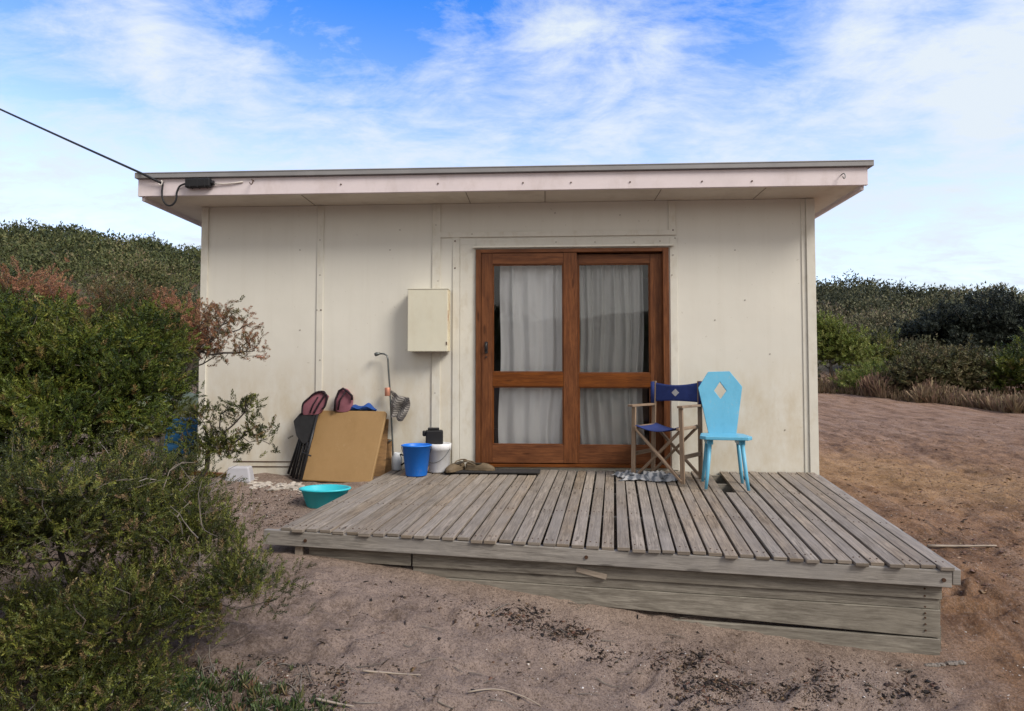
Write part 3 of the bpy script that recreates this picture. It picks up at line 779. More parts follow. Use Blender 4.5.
for sx in (-1, 1):
    m = MB(); m.tube([T(sx*(hw+.001), hd+.018, .655), T(sx*(hw+.001), hd+.02, .853)], .024, 10); m.build('back_sleeve', M['bluefab'], dc)

# ------------------------------------------------------------------ sky blue wooden chair
bx_, by_ = X(723, -.62), -.62
bz_ = deck_z(bx_, by_)+.001
bc = thing('wooden_chair', 'sky blue painted wooden chair with coffin shaped back and diamond cutout', 'chair', (bx_, by_, bz_))
T = Frame((bx_, by_, bz_), R_(-9))
sh = .43
ang = R_(14)
def bp(x, h): return T(x, .165+h*math.sin(ang)*.9, sh+h*math.cos(ang))
out = [(-.105, -.03), (-.185, .40), (-.098, .545), (.085, .55), (.185, .41), (.115, -.03)]
dia = [(-.052, .375), (0, .30), (.052, .375), (0, .455)]
bm = bmesh.new()
def ring(pts, off):
    n = (T(0, math.cos(ang), -math.sin(ang)*.9)-T(0, 0, 0)); return [bm.verts.new(bp(x, h)+n*off-Vector(ORG[bc.name])) for x, h in pts]
lay = []
for off in (-.011, .011):
    o_ = ring(out, off); d_ = ring(dia, off); lay.append((o_, d_))
    es = [bm.edges.new((r_[i], r_[(i+1) % len(r_)])) for r_ in (o_, d_) for i in range(len(r_))]
    bmesh.ops.triangle_fill(bm, use_beauty=True, edges=es)
for k in (0, 1):
    a, b2 = lay[0][k], lay[1][k]
    for i in range(len(a)): bm.faces.new((a[i], a[(i+1) % len(a)], b2[(i+1) % len(a)], b2[i]))
bmesh.ops.recalc_face_normals(bm, faces=bm.faces)
me = bpy.data.meshes.new('backrest'); bm.to_mesh(me); bm.free(); me.materials.append(M['aqua'])
o = link(bpy.data.objects.new('backrest', me)); o.parent = bc
bv = o.modifiers.new('bevel', 'BEVEL'); bv.width = .003; bv.limit_method = 'ANGLE'; bv.angle_limit = R_(50)
sp_ = [(-.205, -.12), (-.165, -.19), (.165, -.19), (.205, -.12), (.175, .15), (.13, .19), (-.13, .19), (-.175, .15)]
MB().prism([T(x, y, sh-.028) for x, y in sp_], (0, 0, .028)).build('seat', M['aqua'], bc, bevel=.005)
for sx in (-1, 1):
    MB().beam(T(sx*.125, -.13, sh-.05), T(sx*.125, .13, sh-.05), .05, .042).build('seat_batten', M['aqua'], bc, bevel=.003)
    for sy in (-1, 1):
        MB().tube([T(sx*.165, sy*.165, 0), T(sx*.15, sy*.15, .12), T(sx*.125, sy*.118, sh-.045)], [.0125, .015, .0175], 10).build('leg', M['aqua'], bc, smooth=True)

def nz(a, b, sc, sd): return float(fbm(np.array([a]), np.array([b]), sc, 3, sd)[0])
# rag on the deck under the folding chair
p = np.array([X(648, -.36, 473), -.36, 0]); rz_ = np.random.default_rng(4)
def nz_(a, b, sc, sd): return float(fbm(np.array([a]), np.array([b]), sc, 3, sd)[0])
def rag(u, v):
    e = min(1, 6*min(u, 1-u), 6*min(v, 1-v)); w_ = .11*nz(u, v, 5, 90)
    x = (u-.5)*.52+w_+.03*math.sin(5*v); y = (v-.5)*.20+.09*nz(u, v, 6, 91)+.03*math.sin(8*u)
    h = .005+(.10*abs(nz(u, v, 5, 92))+.09*abs(nz(u, v, 11, 93)))*(.35+.65*e)+.02*e
    return Vector((p[0]+x, p[1]-.02+y, deck_z(p[0]+x, p[1]-.02+y)+max(.003, h)))
m_ = MB(); nu, nv = 64, 40
m_.add([rag(i/(nu-1), j/(nv-1)) for i in range(nu) for j in range(nv)], [(i*nv+j, (i+1)*nv+j, (i+1)*nv+j+1, i*nv+j+1) for i in range(nu-1) for j in range(nv-1)], None, True)
o = m_.build('crumpled_rag', M['ragcloth']); s_ = o.modifiers.new('thick', 'SOLIDIFY'); s_.thickness = .004
tag(o, 'crumpled blue grey rag on the deck under the folding chair', 'rag')

# door mat
a = deck_z(X(500, -.12), -.12)
m_ = MB(); m_.box(X(446, -.12, 468), X(540, -.12, 468), -.27, -.05, a+.004, a+.016)
tag(m_.build('door_mat', M['mat'], bevel=.003), 'thin dark doormat lying on the deck below the sliding door', 'doormat')

# clogs
def clog(x, y, z, rz, label):
    t = thing('clog', label, 'shoe', (x, y, z), 'clogs left by the door'); T = Frame((x, y, z), rz)
    # profile along the shoe: position, half width, height of the upper
    prof = [(-.135, .026, .062), (-.11, .036, .070), (-.06, .038, .055), (-.02, .040, .060), (.03, .045, .072), (.08, .046, .062), (.12, .037, .042), (.138, .018, .026)]
    m = MB(); n = 12; vs = []
    for px_, hw_, hh in prof:
        for k in range(n):
            a = 2*math.pi*k/n; ca, sa = math.cos(a), math.sin(a)
            vs.append(T(px_, hw_*ca*(1 if sa < 0 else .93), .018+(hh-.018)*max(sa, 0)**.8 if sa > 0 else .018*(1+sa*.9)))
    fs = [(i*n+k, (i+1)*n+k, (i+1)*n+(k+1) % n, i*n+(k+1) % n) for i in range(len(prof)-1) for k in range(n)]
    fs += [tuple(range(n)), tuple((len(prof)-1)*n+k for k in reversed(range(n)))]
    m.add(vs, fs, None, True); m.build('upper', M['clog'], t)
    m = MB(); m.prism([T(a, b, .0) for a, b in [(-.14, -.028), (-.10, -.04), (0, -.038), (.07, -.05), (.125, -.035), (.143, 0), (.125, .035), (.07, .05), (0, .038), (-.10, .04), (-.14, .028)]], (0, 0, .016)); m.build('sole', M['clog'], t, bevel=.004)
    m = MB(); vs = []
    q = [(-.115, .02), (-.05, .030), (.0, .032), (.028, .018)]
    for xx, ww_ in q: vs += [T(xx, -ww_, .075 if xx < -.1 else .066), T(xx, ww_, .075 if xx < -.1 else .066)]
    m.add(vs, [(0, 2, 3, 1), (2, 4, 5, 3), (4, 6, 7, 5)]); o = m.build('opening', M['clogdark'], t); s = o.modifiers.new('t', 'SOLIDIFY'); s.thickness = .003  # flat dark sheet over the closed upper marks the hollow
    m = MB(); m.tube([T(-.03, -.041, .05), T(-.09, -.045, .075), T(-.15, -.028, .085), T(-.158, 0, .087), T(-.15, .028, .085), T(-.09, .045, .075), T(-.03, .041, .05)], .006, 6); m.build('strap', M['clog'], t)
a = deck_z(X(458, -.2), -.2)
clog(X(455, -.2, 465), -.19, a+.017, R_(-115), 'olive rubber clog pointing out over the deck, beside the white bucket')
clog(X(480, -.16, 465), -.15, a+.017, R_(-8), 'olive rubber clog lying sideways against the door sill')

# ------------------------------------------------------------------ buckets
def handle(T, r, z, droop, side, n=14):
    pts = []
    for k in range(n):
        a = math.pi*k/(n-1); pts.append(T(r*math.cos(a), -side*r*math.sin(a)*.95, z-droop*math.sin(a)))
    return MB().tube(pts, .003, 6)
p = np.array([X(416.5, -.33, 460), -.33, 0]); p[2] = z = deck_z(p[0], p[1])
bb = thing('bucket', 'bright blue plastic bucket on the deck corner', 'bucket', tuple(p))
bb_b = MB(); bb_b.lathe([(0, .002), (.092, 0), (.095, .004), (.128, .262), (.138, .264), (.139, .272), (.128, .276), (.122, .27), (.092, .012), (0, .010)], p, 36); bb_b.build('body', M['bluep'], bb)
T = Frame(p, R_(10)); handle(T, .134, .255, .14, -1).build('handle', M['pipe'], bb)
pw = on_deck(439, 467)
wb = thing('bucket', 'white plastic pail with wire handle against the wall', 'bucket', tuple(pw))
pw = np.array([X(438.5, -.14, 450), -.14, 0]); pw[2] = deck_z(pw[0], pw[1]); wb.location = pw; ORG[wb.name] = Vector(pw)
MB().lathe([(0, .002), (.098, 0), (.102, .005), (.112, .20), (.118, .202), (.120, .258), (.116, .262), (.110, .255), (.1, .02), (0, .015)], pw, 36).build('body', M['whitep'], wb)
T = Frame(pw, R_(-20)); handle(T, .119, .215, .125, 1).build('handle', M['pipe'], wb)
lz = MB(); lz.lathe([(0, .245), (.112, .243), (.112, .250), (0, .252)], pw, 30); lz.build('lid', M['whitep'], wb)
bx = thing('plastic_tub', 'black plastic box with flared rim standing on the white pail', 'container', (pw[0]-.045, pw[1], pw[2]+.253))
T = Frame(bx.location, R_(12))
MB().prism([T(-.075, -.05, 0), T(.085, -.05, 0), T(.085, .05, 0), T(-.075, .05, 0)], (0, 0, .13)).build('body', M['black'], bx, bevel=.01)
MB().beam(T(-.105, 0, .10), T(-.07, 0, .10), .07, .05).build('spout', M['black'], bx, bevel=.012)
MB().prism([T(-.055, -.03, .13), T(.05, -.03, .13), T(.05, .03, .13), T(-.055, .03, .13)], (0, 0, .022)).build('cap', M['black'], bx, bevel=.006)
p = on_deck(395, 468)
jg = thing('jug', 'pale grey plastic jug with dark handle beside the blue bucket', 'jug', (X(397, -.1, 460), -.10, deck_z(X(397, -.1, 460), -.1)))
q = jg.location
MB().lathe([(0, 0), (.04, 0), (.045, .01), (.05, .12), (.035, .15), (.032, .165), (.026, .165), (.028, .15), (.04, .11), (0, .02)], q, 20).build('body', M['greyp'], jg)
MB().tube([(q.x+.045, q.y-.02, q.z+.05), (q.x+.085, q.y-.03, q.z+.08), (q.x+.08, q.y-.03, q.z+.14), (q.x+.035, q.y-.02, q.z+.15)], .008, 8).build('handle', M['black'], jg)
p = on_deck(415, 474)
m_ = MB()
def scrap(u, v):
    x = p[0]+(u-.5)*.23; y = p[1]-.02+(v-.5)*.12+.03*u
    return Vector((x, y, deck_z(x, y)+.004+.10*max(0, u-.25)**1.2*(.3+.7*v)*(1 if u < .85 else .8)+.01*math.sin(8*u*v)))
nu, nv = 10, 6
m_.add([scrap(i/(nu-1), j/(nv-1)) for i in range(nu) for j in range(nv)], [(i*nv+j, (i+1)*nv+j, (i+1)*nv+j+1, i*nv+j+1) for i in range(nu-1) for j in range(nv-1)])
o = m_.build('bark_scrap', M['card']); s_ = o.modifiers.new('thick', 'SOLIDIFY'); s_.thickness = .006
tag(o, 'curled brown scrap of bark on the deck in front of the blue bucket', 'scrap')

# teal basin on the sand
p = atd(325, 502, 5.05); bz0 = gz(p[0], p[1]); 
tb = MB(); sx_, sy_ = 1.08, .82
tb.lathe([(0, .004), (.125, 0), (.132, .006), (.175, .135), (.19, .138), (.192, .148), (.178, .152), (.168, .145), (.126, .014), (0, .012)], (p[0], p[1], bz0-.012), 44, sx_, sy_)
tag(tb.build('basin', M['teal']), 'oval teal plastic basin on the sand beside the deck', 'basin')

# ------------------------------------------------------------------ things leaning on the wall at left
TL, TR, BRc, BLc = [atd(*q) for q in ((319, 410, 6.07), (387, 411, 6.00), (371, 484, 5.60), (298.5, 480, 5.78))]
def rounded(TL, TR, BR, BL, r=.14, n=5):
    P = []
    cs = [TL, TR, BR, BL]
    for i in range(4):
        c = cs[i]; a = cs[i-1]; b = cs[(i+1) % 4]
        ra = min(.035, r); da = (a-c)/np.linalg.norm(a-c)*ra; db_ = (b-c)/np.linalg.norm(b-c)*ra
        for k in range(n):
            t = k/(n-1); P.append(c+da*(1-t)**2+db_*t**2)
    return P
def slab(corners, thick, name, mat, label, cat, bevel=.006):
    corners = list(corners); n = np.cross(corners[1]-corners[0], corners[3]-corners[0]); v = corners[2]-CAM; corners[2] = CAM+v*(np.dot(corners[0]-CAM, n)/np.dot(v, n))
    a = rounded(*corners); n = np.cross(corners[1]-corners[0], corners[3]-corners[0]); n /= np.linalg.norm(n)
    if n[1] < 0: n = -n
    m = MB(); m.prism(a, tuple(n*thick)); o = m.build(name, mat, bevel=bevel); tag(o, label, cat); return o
slab((TL, TR, BRc, BLc), .035, 'folded_table', M['tan'], 'tan rounded folding table top leaning on the wall', 'table', .01)
for i, (dx, dd, lab) in enumerate(((7, .07, 'pale brown board leaning directly behind the tan table top'), (14, .12, 'dark brown board leaning between the pale board and the wall'))):
    cs = [atd(330, 416+i*3, 6.07+dd*.2), atd(389+i*3, 416+i*9, 6.04+dd*.3), atd(377+dx, 480-i*3, 5.66+dd*1.5), atd(310, 480, 5.84+dd)]
    slab(cs, .014, 'leaning_board', M['brownply'], lab, 'board', .003)
# folded camp chairs
def camp(ox, px_off, full, label):
    T0 = lambda px, py, d: Vector(atd(px+px_off, py, d))
    t = thing('folded_chair', label, 'chair', tuple(T0(295, 478, 5.75)), 'folded padded chairs leaning on the wall')
    if full:
        for k, (a, b) in enumerate((((318, 412), (301, 480)), ((314, 414), (299.5, 480)), ((312, 414), (296, 479)), ((308, 417), (293, 478)), ((306, 420), (291, 476)), ((303, 428), (288, 474)))):
            MB().tube([T0(a[0], a[1], 5.98+k*.02), T0(b[0], b[1], 5.74+k*.05)], .0125, 8).build('leg', M['blackmetal'], t)
        m = MB(); m.tube([T0(302, 452, 5.84), T0(311, 456, 5.82)], .008, 6); m.build('stretcher', M['blackmetal'], t)
        q = [T0(293, 421, 5.95), T0(300, 413, 5.97), T0(318, 413, 5.97), T0(312, 440, 5.90), T0(303, 445, 5.88), T0(296, 436, 5.9)]
        MB().prism(q, (0, .03, 0)).build('seat', M['blackfab'], t, bevel=.01)
    else:
        for a, b in (((340, 405), (333, 470)), ((350, 405), (344, 470))):
            MB().tube([T0(a[0]-px_off, a[1], 6.10), T0(b[0]-px_off, b[1], 5.92)], .0125, 8).build('leg', M['blackmetal'], t)
    return t
c1 = camp(0, 0, True, 'folded black camp chair with dusty pink padding at the left of the tan table top')
def smooth_loop(P, k=4, closed=True):
    P = [np.array(p, float) for p in P]; n = len(P); out = []
    for i in range(n if closed else n-1):
        a, b, c, d = (P[(i-1) % n], P[i], P[(i+1) % n], P[(i+2) % n]) if closed else (P[max(i-1, 0)], P[i], P[i+1], P[min(i+2, n-1)])
        for j in range(k):
            t = j/k; out.append(.5*((2*b)+(c-a)*t+(2*a-5*b+4*c-d)*t*t+(3*b-a-3*c+d)*t**3))
    if not closed: out.append(P[-1])
    return out
def pad(t, pts, d0, thick, name, mat, sub=2):
    a = [Vector(atd(px, py, d0)) for px, py in smooth_loop(pts)]; m = MB(); m.prism(a, (0, thick, 0)); return m.build(name, mat, t, bevel=.018, smooth=True)
pad(c1, [(303, 404), (314, 394), (321, 392), (326, 395), (327, 398), (320, 413), (310, 415), (302, 414)], 5.96, .05, 'headrest', M['pink'])
pp = [Vector(atd(px, py, 5.95)) for px, py in [(302, 414), (303, 404), (309, 398), (315, 393), (322, 391.5), (325, 394), (319, 404), (314, 413)]]
MB().tube(smooth_loop(pp, 4, False), .009, 8).build('piping', M['maroon'], c1)
pp = [Vector(atd(px, py, 5.95)) for px, py in [(322, 392), (327, 396), (325, 406), (322, 409)]]
MB().tube(smooth_loop(pp, 4, False), .009, 8).build('piping', M['maroon'], c1)
MB().tube([Vector(atd(px, py, 5.95)) for px, py in [(310, 413), (313, 405), (318, 397)]], .007, 8).build('piping', M['maroon'], c1)
c2 = camp(0, 36, False, 'folded chair with dusty pink padding poking up behind the tan table top')
pad(c2, [(335, 411), (336, 400), (340, 390), (346, 389), (351, 396), (352, 399), (349, 411)], 6.03, .05, 'headrest', M['pink'])
MB().tube([Vector(atd(px, py, 6.01)) for px, py in [(334.5, 411), (335.5, 400), (339, 391), (343, 388.5), (347, 391), (352, 396), (352, 400)]], .011, 8).build('piping', M['maroon'], c2)
MB().tube([Vector(atd(px, py, 6.01)) for px, py in [(338, 410), (340, 400), (346, 391)]], .008, 8).build('piping', M['maroon'], c2)
# blue cloth on top of the table edge
m_ = MB(); A = Vector(atd(348, 409.5, 6.05)); B = Vector(atd(376, 410, 6.02))
def bc_(u, v):
    q = A.lerp(B, u); h = .075*math.sin(math.pi*min(1, max(0, u*.95+.03)))**.7*(.75+.25*math.sin(9*u+1))
    a = v*2*math.pi
    return q+Vector((0, .03-.045*math.cos(a), h*.5*(1+math.sin(a))-.004+.008*math.sin(13*u+3*a)))
nu, nv = 22, 13
m_.add([bc_(i/(nu-1), j/(nv-1)) for i in range(nu) for j in range(nv)], [(i*nv+j, (i+1)*nv+j, (i+1)*nv+j+1, i*nv+j+1) for i in range(nu-1) for j in range(nv-1)], None, True)
tag(m_.build('bundled_cloth', M['bluecloth']), 'bundled blue cloth on the top edge of the tan table top', 'cloth')
# outdoor shower
Ys = -.07
sw = thing('outdoor_shower', 'thin steel outdoor shower pipe with bent head and copper tap on wall', 'shower', tuple(aty(392.5, 470, Ys)))
pts = [aty(px, py, Ys) for px, py in [(393.5, 470), (392.5, 440), (391, 412), (390, 390), (388.5, 370), (388, 360), (387, 355.5), (384, 353.8), (379, 353.5)]]
MB().tube(pts, .0085, 8).build('pipe', M['pipe'], sw)
pts = [aty(px, py, Ys) for px, py in [(380, 353.5), (376.5, 354.2), (374.8, 354.8)]]
MB().tube(pts, [.011, .020, .016], 10).build('shower_head', M['pipe'], sw)
MB().tube([aty(387.5, 396, Ys-.015), aty(387.5, 387.5, Ys-.015)], .026, 14).build('tap', M['copper'], sw, bevel=.004)
MB().box(X(390, -.03), X(391.5, -.03), -.07, -.0005, Z(441, 391, -.03), Z(440, 391, -.03)).build('clip', M['pipe'], sw)
# striped cloth slung from the shower
m_ = MB()
def cl(u, v):
    # u along the top from the tap to the right corner, v downwards
    a = Vector(aty(390.5, 390, Ys-.03)); b = Vector(aty(410.5, 397.5, Ys-.05)); c = Vector(aty(391.5, 419, Ys-.04)); d = Vector(aty(403, 419, Ys-.05)); 
    top = a.lerp(b, u); bot = c.lerp(d, u); q = top.lerp(bot, v)
    q.x += .02*math.sin(math.pi*v)*u; q.y += .024*math.sin(11*u+4*v)+.016*math.sin(9*v+5*u)+.03*nz(u, v, 5, 94); q.z -= .02*math.sin(math.pi*u)*(1-v)-.02*math.sin(6*u)*v
    return q
nu, nv = 30, 26
m_.add([cl(i/(nu-1), j/(nv-1)) for i in range(nu) for j in range(nv)], [(i*nv+j, (i+1)*nv+j, (i+1)*nv+j+1, i*nv+j+1) for i in range(nu-1) for j in range(nv-1)], None, True)
o = m_.build('hanging_cloth', M['stripe']); s_ = o.modifiers.new('thick', 'SOLIDIFY'); s_.thickness = .003
tag(o, 'grey striped cloth slung over the outdoor shower pipe', 'cloth')
# cloudy tub, offcut, rubble
p = atd(240, 479, 5.75); zz = gz(p[0], p[1])
m_ = MB(); T = Frame((p[0], p[1], zz), R_(8)); 
vs = [T(sx*.115, sy*.07, -.01) for sx, sy in ((-1, -1), (1, -1), (1, 1), (-1, 1))]+[T(sx*.09, sy*.055, .13) for sx, sy in ((-1, -1), (1, -1), (1, 1), (-1, 1))]
m_.add(vs, [(0, 1, 5, 4), (1, 2, 6, 5), (2, 3, 7, 6), (3, 0, 4, 7), (4, 5, 6, 7), (3, 2, 1, 0)])
tag(m_.build('storage_tub', M['clearp'], bevel=.012), 'cloudy plastic tub upturned on the sand by the wall foot', 'tub')
a, b2 = atd(186, 470, 5.95), atd(232, 470, 5.85)
a[2] = gz(a[0], a[1])+.02; b2[2] = gz(b2[0], b2[1])+.02
tag(MB().beam(a, b2, .05, .035).build('timber_offcut', M['doorwood'], bevel=.003), 'short rust brown timber offcut lying near the left house corner', 'timber')
def lumps(name, spots, mat, label, cat, flat=.6):
    m = MB()
    for x, y, r in spots:
        z = gz(x, y); sd = rng.integers(1e6); rr = np.random.default_rng(sd); vs = []; n, k = 9, 5
        pr = [(0, -1)]+[(math.cos(t), math.sin(t)) for t in np.linspace(-1.2, 1.2, k)]+[(0, 1)]
        a0 = rr.uniform(0, 6)
        base = len(m.v)
        m.lathe([(c*r, s*r*flat) for c, s in pr], (x, y, z+r*flat*.35), n, 1, rr.uniform(.5, .9), a0)
        for i in range(base, len(m.v)):
            v = m.v[i]; m.v[i] = tuple(v[j]+rr.uniform(-.22, .22)*r*(flat if j == 2 else 1) for j in range(3))
    o = m.build(name, mat, smooth=False); tag(o, label, cat, kind='stuff'); return o
sp = []
for _ in range(130):
    px = rng.uniform(250, 303); py = 486+(px-262)*.08+rng.normal(0, 3.2); q = atd(px, py, 5.62-(py-486)*.03); sp.append((q[0], q[1], .008+.045*rng.random()**2.5))
lumps('plaster_rubble', sp, M['plaster'], 'broken pale plaster rubble on the sand left of the teal basin', 'rubble', .3)
sp = []
for _ in range(34):
    q = atd(rng.uniform(925, 965), rng.uniform(640, 668), 3.42); sp.append((q[0], q[1], rng.uniform(.006, .022)))
lumps('concrete_crumbs', sp, M['concrete'], 'crumbled grey concrete at the near right corner of the deck', 'rubble', .5)

# tank and drum half hidden at the left side of the shack
q = atd(172, 410, 8.2); zt_ = Z(391, 180, q[1]); z0_ = th(q[0]-.3, q[1])-.05
tk = thing('water_tank', 'pale green round water tank half hidden behind the shrubs', 'tank', (q[0]-.35, q[1], z0_))
c_ = (q[0]-.35, q[1], z0_); H_ = zt_-z0_
pr = [(0, 0), (.72, 0), (.74, .02)]
for k in range(6): pr += [(.74, .06+k*(H_-.25)/6), (.755, .06+(k+.5)*(H_-.25)/6)]
pr += [(.74, H_-.17), (.70, H_-.08), (.5, H_-.02), (0, H_)]
MB().lathe(pr, c_, 40).build('body', M['tank'], tk)
MB().lathe([(0, 0), (.2, 0), (.2, .05), (0, .07)], (c_[0], c_[1], c_[2]+H_-.02), 24).build('lid', M['tank'], tk)
q = atd(186, 445, 7.0); z0_ = gz(q[0], q[1])-.02; z1_ = Z(418, 190, q[1])
dr = thing('plastic_drum', 'dark blue plastic drum beside the left house corner behind the shrubs', 'drum', (q[0]-.05, q[1], z0_)); H_ = z1_-z0_
MB().lathe([(0, 0), (.19, 0), (.2, .02), (.21, H_*.3), (.2, H_*.33), (.21, H_*.36), (.21, H_*.64), (.2, H_*.67), (.21, H_*.7), (.2, H_-.03), (.17, H_), (0, H_-.01)], (q[0]-.05, q[1], z0_), 32).build('body', M['bluedrum'], dr)
MB().lathe([(0, 0), (.04, 0), (.04, .03), (0, .03)], (q[0]-.12, q[1], z0_+H_-.012), 14).build('bung', M['black'], dr)

# ------------------------------------------------------------------ vegetation
def orient(D, spin):
    D = D/np.linalg.norm(D, axis=1, keepdims=True)
    a = np.where(np.abs(D[:, 2:3]) < .9, np.array([[0, 0, 1.]]), np.array([[1., 0, 0]]))
    U = np.cross(a, D); U /= np.linalg.norm(U, axis=1, keepdims=True); W = np.cross(D, U)
    c, s = np.cos(spin)[:, None], np.sin(spin)[:, None]
    return np.stack([U*c+W*s, -U*s+W*c, D], -1)      # columns
def sprig_template(n=18, ll=.22, lw=.06, curl=.3, seed=0, spread=.9, start=.12):
    r = np.random.default_rng(seed); vs = []
    for i in range(n):
        t = start+(1-start)*i/(n-1); a = i*2.399+r.uniform(-.3, .3)
        el = R_(60)*(1-.35*(1-t))+r.uniform(-.25, .25) if spread > .5 else R_(72)
        o = np.array([math.cos(a), math.sin(a), 0])*spread; side = np.array([-math.sin(a), math.cos(a), 0])
        d = o*math.cos(el*.75)+np.array([0, 0, math.sin(el*.75)]); d /= np.linalg.norm(d)
        l = ll*(.75+.5*r.random())*(1 if t < .9 else .8); w = lw*(.8+.4*r.random())
        b = np.array([0, 0, t*.92]); nrm_ = np.cross(side, d)
        vs += [b, b+d*l*.5+side*w/2+nrm_*curl*.02, b+d*l+nrm_*(-curl*.08), b+d*l*.5-side*w/2+nrm_*curl*.02]
    return np.array(vs)
def foliage_np(P, D, Sz, tone, tmpl, seed=0):
    r = np.random.default_rng(seed); K = len(P); Rm = orient(D, r.uniform(0, 6.28, K))
    V = np.einsum('kij,nj->kni', Rm, tmpl)*Sz[:, None, None]+P[:, None, :]
    n = len(tmpl); V = V.reshape(-1, 3); Q = np.arange(K*n).reshape(-1, 4)
    return V, Q, np.repeat(tone, n)
def grow(base, clusters, r0, seed, stems=4, wig=.12, minr=.0025):
    """A branching skeleton that links the cluster points back to the base."""
    r = np.random.default_rng(seed); base = np.array(base)
    nodes = [base+np.array([r.normal(0, .05), r.normal(0, .05), -.05]) for _ in range(stems)]
    par = [-1]*stems; cost = [0.0]*stems
    order = np.argsort(np.linalg.norm(clusters-base, axis=1))
    segs = []; tips = []
    for ci in order:
        c = clusters[ci]; A = np.array(nodes); d = np.linalg.norm(A-c, axis=1)
        sc = d+.45*np.array(cost)+np.where(A[:, 2] > c[2]+.03, .25, 0)
        j = int(np.argmin(sc)); prev = j; n = max(2, int(d[j]/.09))
        a = A[j]; off = r.normal(0, wig, 3)*d[j]; off[2] -= .12*d[j]
        for k in range(1, n+1):
            t = k/n; q = a*(1-t)+c*t+off*4*t*(1-t)*.5+r.normal(0, .008, 3)*(k < n)
            nodes.append(q); par.append(prev); cost.append(cost[prev]+np.linalg.norm(q-nodes[prev])); prev = len(nodes)-1
        tips.append(prev)
    cnt = np.zeros(len(nodes))
    for t in tips:
        k = t
        while k >= 0: cnt[k] += 1; k = par[k]
    rad = np.maximum(minr, r0*np.sqrt(cnt/max(1, cnt.max())))
    return nodes, par, rad
def branch_mesh(nodes, par, rad, sides=5):
    m = MB(); kids = {}
    for i, p in enumerate(par): kids.setdefault(p, []).append(i)
    starts = [(p, i) for i, p in enumerate(par) if p >= 0 and (par[p] < 0 or kids[p][0] != i)]
    for p, i in starts:
        ch = [p, i]; k = i
        while k in kids: k = kids[k][0]; ch.append(k)
        rr = [rad[c] for c in ch]; rr[0] = rr[1]
        m.tube([nodes[c] for c in ch], rr, sides, caps=False)
    return m
def lobes_points(lobes, n, seed, shell=.3):
    r = np.random.default_rng(seed); P = []; O = []
    wts = np.array([l[1][0]*l[1][1]*l[1][2] for l in lobes])**.75; wts /= wts.sum()
    for k in r.choice(len(lobes), n, p=wts):
        c, e = lobes[k][0], np.array(lobes[k][1]); d = r.normal(0, 1, 3); d /= np.linalg.norm(d)
        if d[2] < -.5: d[2] *= -.6
        rad = (shell+(1-shell)*r.random()**.6)*(1+.22*math.sin(5*d[0]+3*d[1]+k*2)*math.cos(4*d[2]+k))
        P.append(np.array(c)+d*e*rad); O.append(d)
    return np.array(P), np.array(O)
def shrub(name, label, base, lobes, nclus, per, ssize, tmpl, mat, tonefn, seed, r0=.03, group=None, cat='shrub', spread=.11, upw=.5, stems=4, ground=True, twigs=True):
    r = np.random.default_rng(seed)
    C, O = lobes_points(lobes, nclus, seed)
    if ground:
        zz = gza(C[:, 0], C[:, 1]); k = C[:, 2] > zz+.06; C, O = C[k], O[k]
    t = thing(name, label, cat, tuple(base), group)
    if twigs:
        nodes, par, rad = grow(base, C, r0, seed, stems)
        branch_mesh(nodes, par, rad).build('branches', M['branch'], t)
    K = len(C)*per
    idx = np.repeat(np.arange(len(C)), per)
    P = C[idx]+r.normal(0, spread, (K, 3))*np.array([1, 1, .8])
    D = O[idx]*.8+np.array([0, 0, upw])+r.normal(0, .55, (K, 3))
    P = P-D/np.linalg.norm(D, axis=1, keepdims=True)*ssize*.4
    if ground:
        zz = gza(P[:, 0], P[:, 1]); k = P[:, 2] > zz+.01; P, D, idx = P[k], D[k], idx[k]
    Sz = ssize*r.uniform(.65, 1.25, len(P))
    ct = r.random(len(C))
    tone = np.clip(tonefn(P, ct[idx], r), 0, 1)
    V, Q, tn = foliage_np(P, D, Sz, tone, tmpl, seed)
    np_mesh('foliage', V, Q, mat, t, tn)
    return t
# leaf colours: tone 0..1
M['leafA'] = leafmat('dark_green_leaves', [(.015, .025, .005), (.036, .054, .009), (.073, .096, .014), (.145, .165, .026), (.19, .12, .05)], trans=.14, cvar=.8)
M['leafB'] = leafmat('olive_leaves', [(.011, .016, .004), (.029, .037, .008), (.066, .076, .014), (.155, .165, .032), (.18, .118, .062)], trans=.1, cvar=.9)
M['leafR'] = leafmat('browned_leaves', [(.03, .05, .014), (.07, .085, .025), (.13, .105, .045), (.23, .115, .058), (.36, .185, .105)])
M['leafFar'] = leafmat('hill_scrub_leaves', [(.027, .035, .014), (.057, .069, .024), (.094, .104, .036), (.135, .132, .054), (.17, .125, .075)], .7, .12, .4)
M['leafOlive'] = leafmat('olive_brown_leaves', [(.035, .04, .016), (.065, .068, .026), (.11, .095, .04), (.19, .145, .085)], .7, .12)
M['leafLime'] = leafmat('light_green_leaves', [(.085, .115, .024), (.14, .175, .034), (.19, .215, .05), (.22, .225, .08)], .6, .2)
M['leafHill'] = leafmat('grey_olive_scrub_leaves', [(.030, .036, .021), (.068, .075, .041), (.112, .114, .061), (.15, .138, .078), (.18, .14, .10)], .8, .1, .35)
M['leafBlue'] = leafmat('dull_blue_green_leaves', [(.016, .022, .017), (.028, .036, .027), (.042, .051, .036)], .7, .1)
M['leafDry'] = leafmat('dry_grass_blades', [(.13, .09, .05), (.20, .142, .088), (.28, .20, .13), (.17, .105, .07)], .8, .2)
M['leafGrass'] = leafmat('green_succulent_blades', [(.025, .045, .014), (.045, .075, .022), (.085, .11, .04), (.17, .105, .06)], .5, .2)
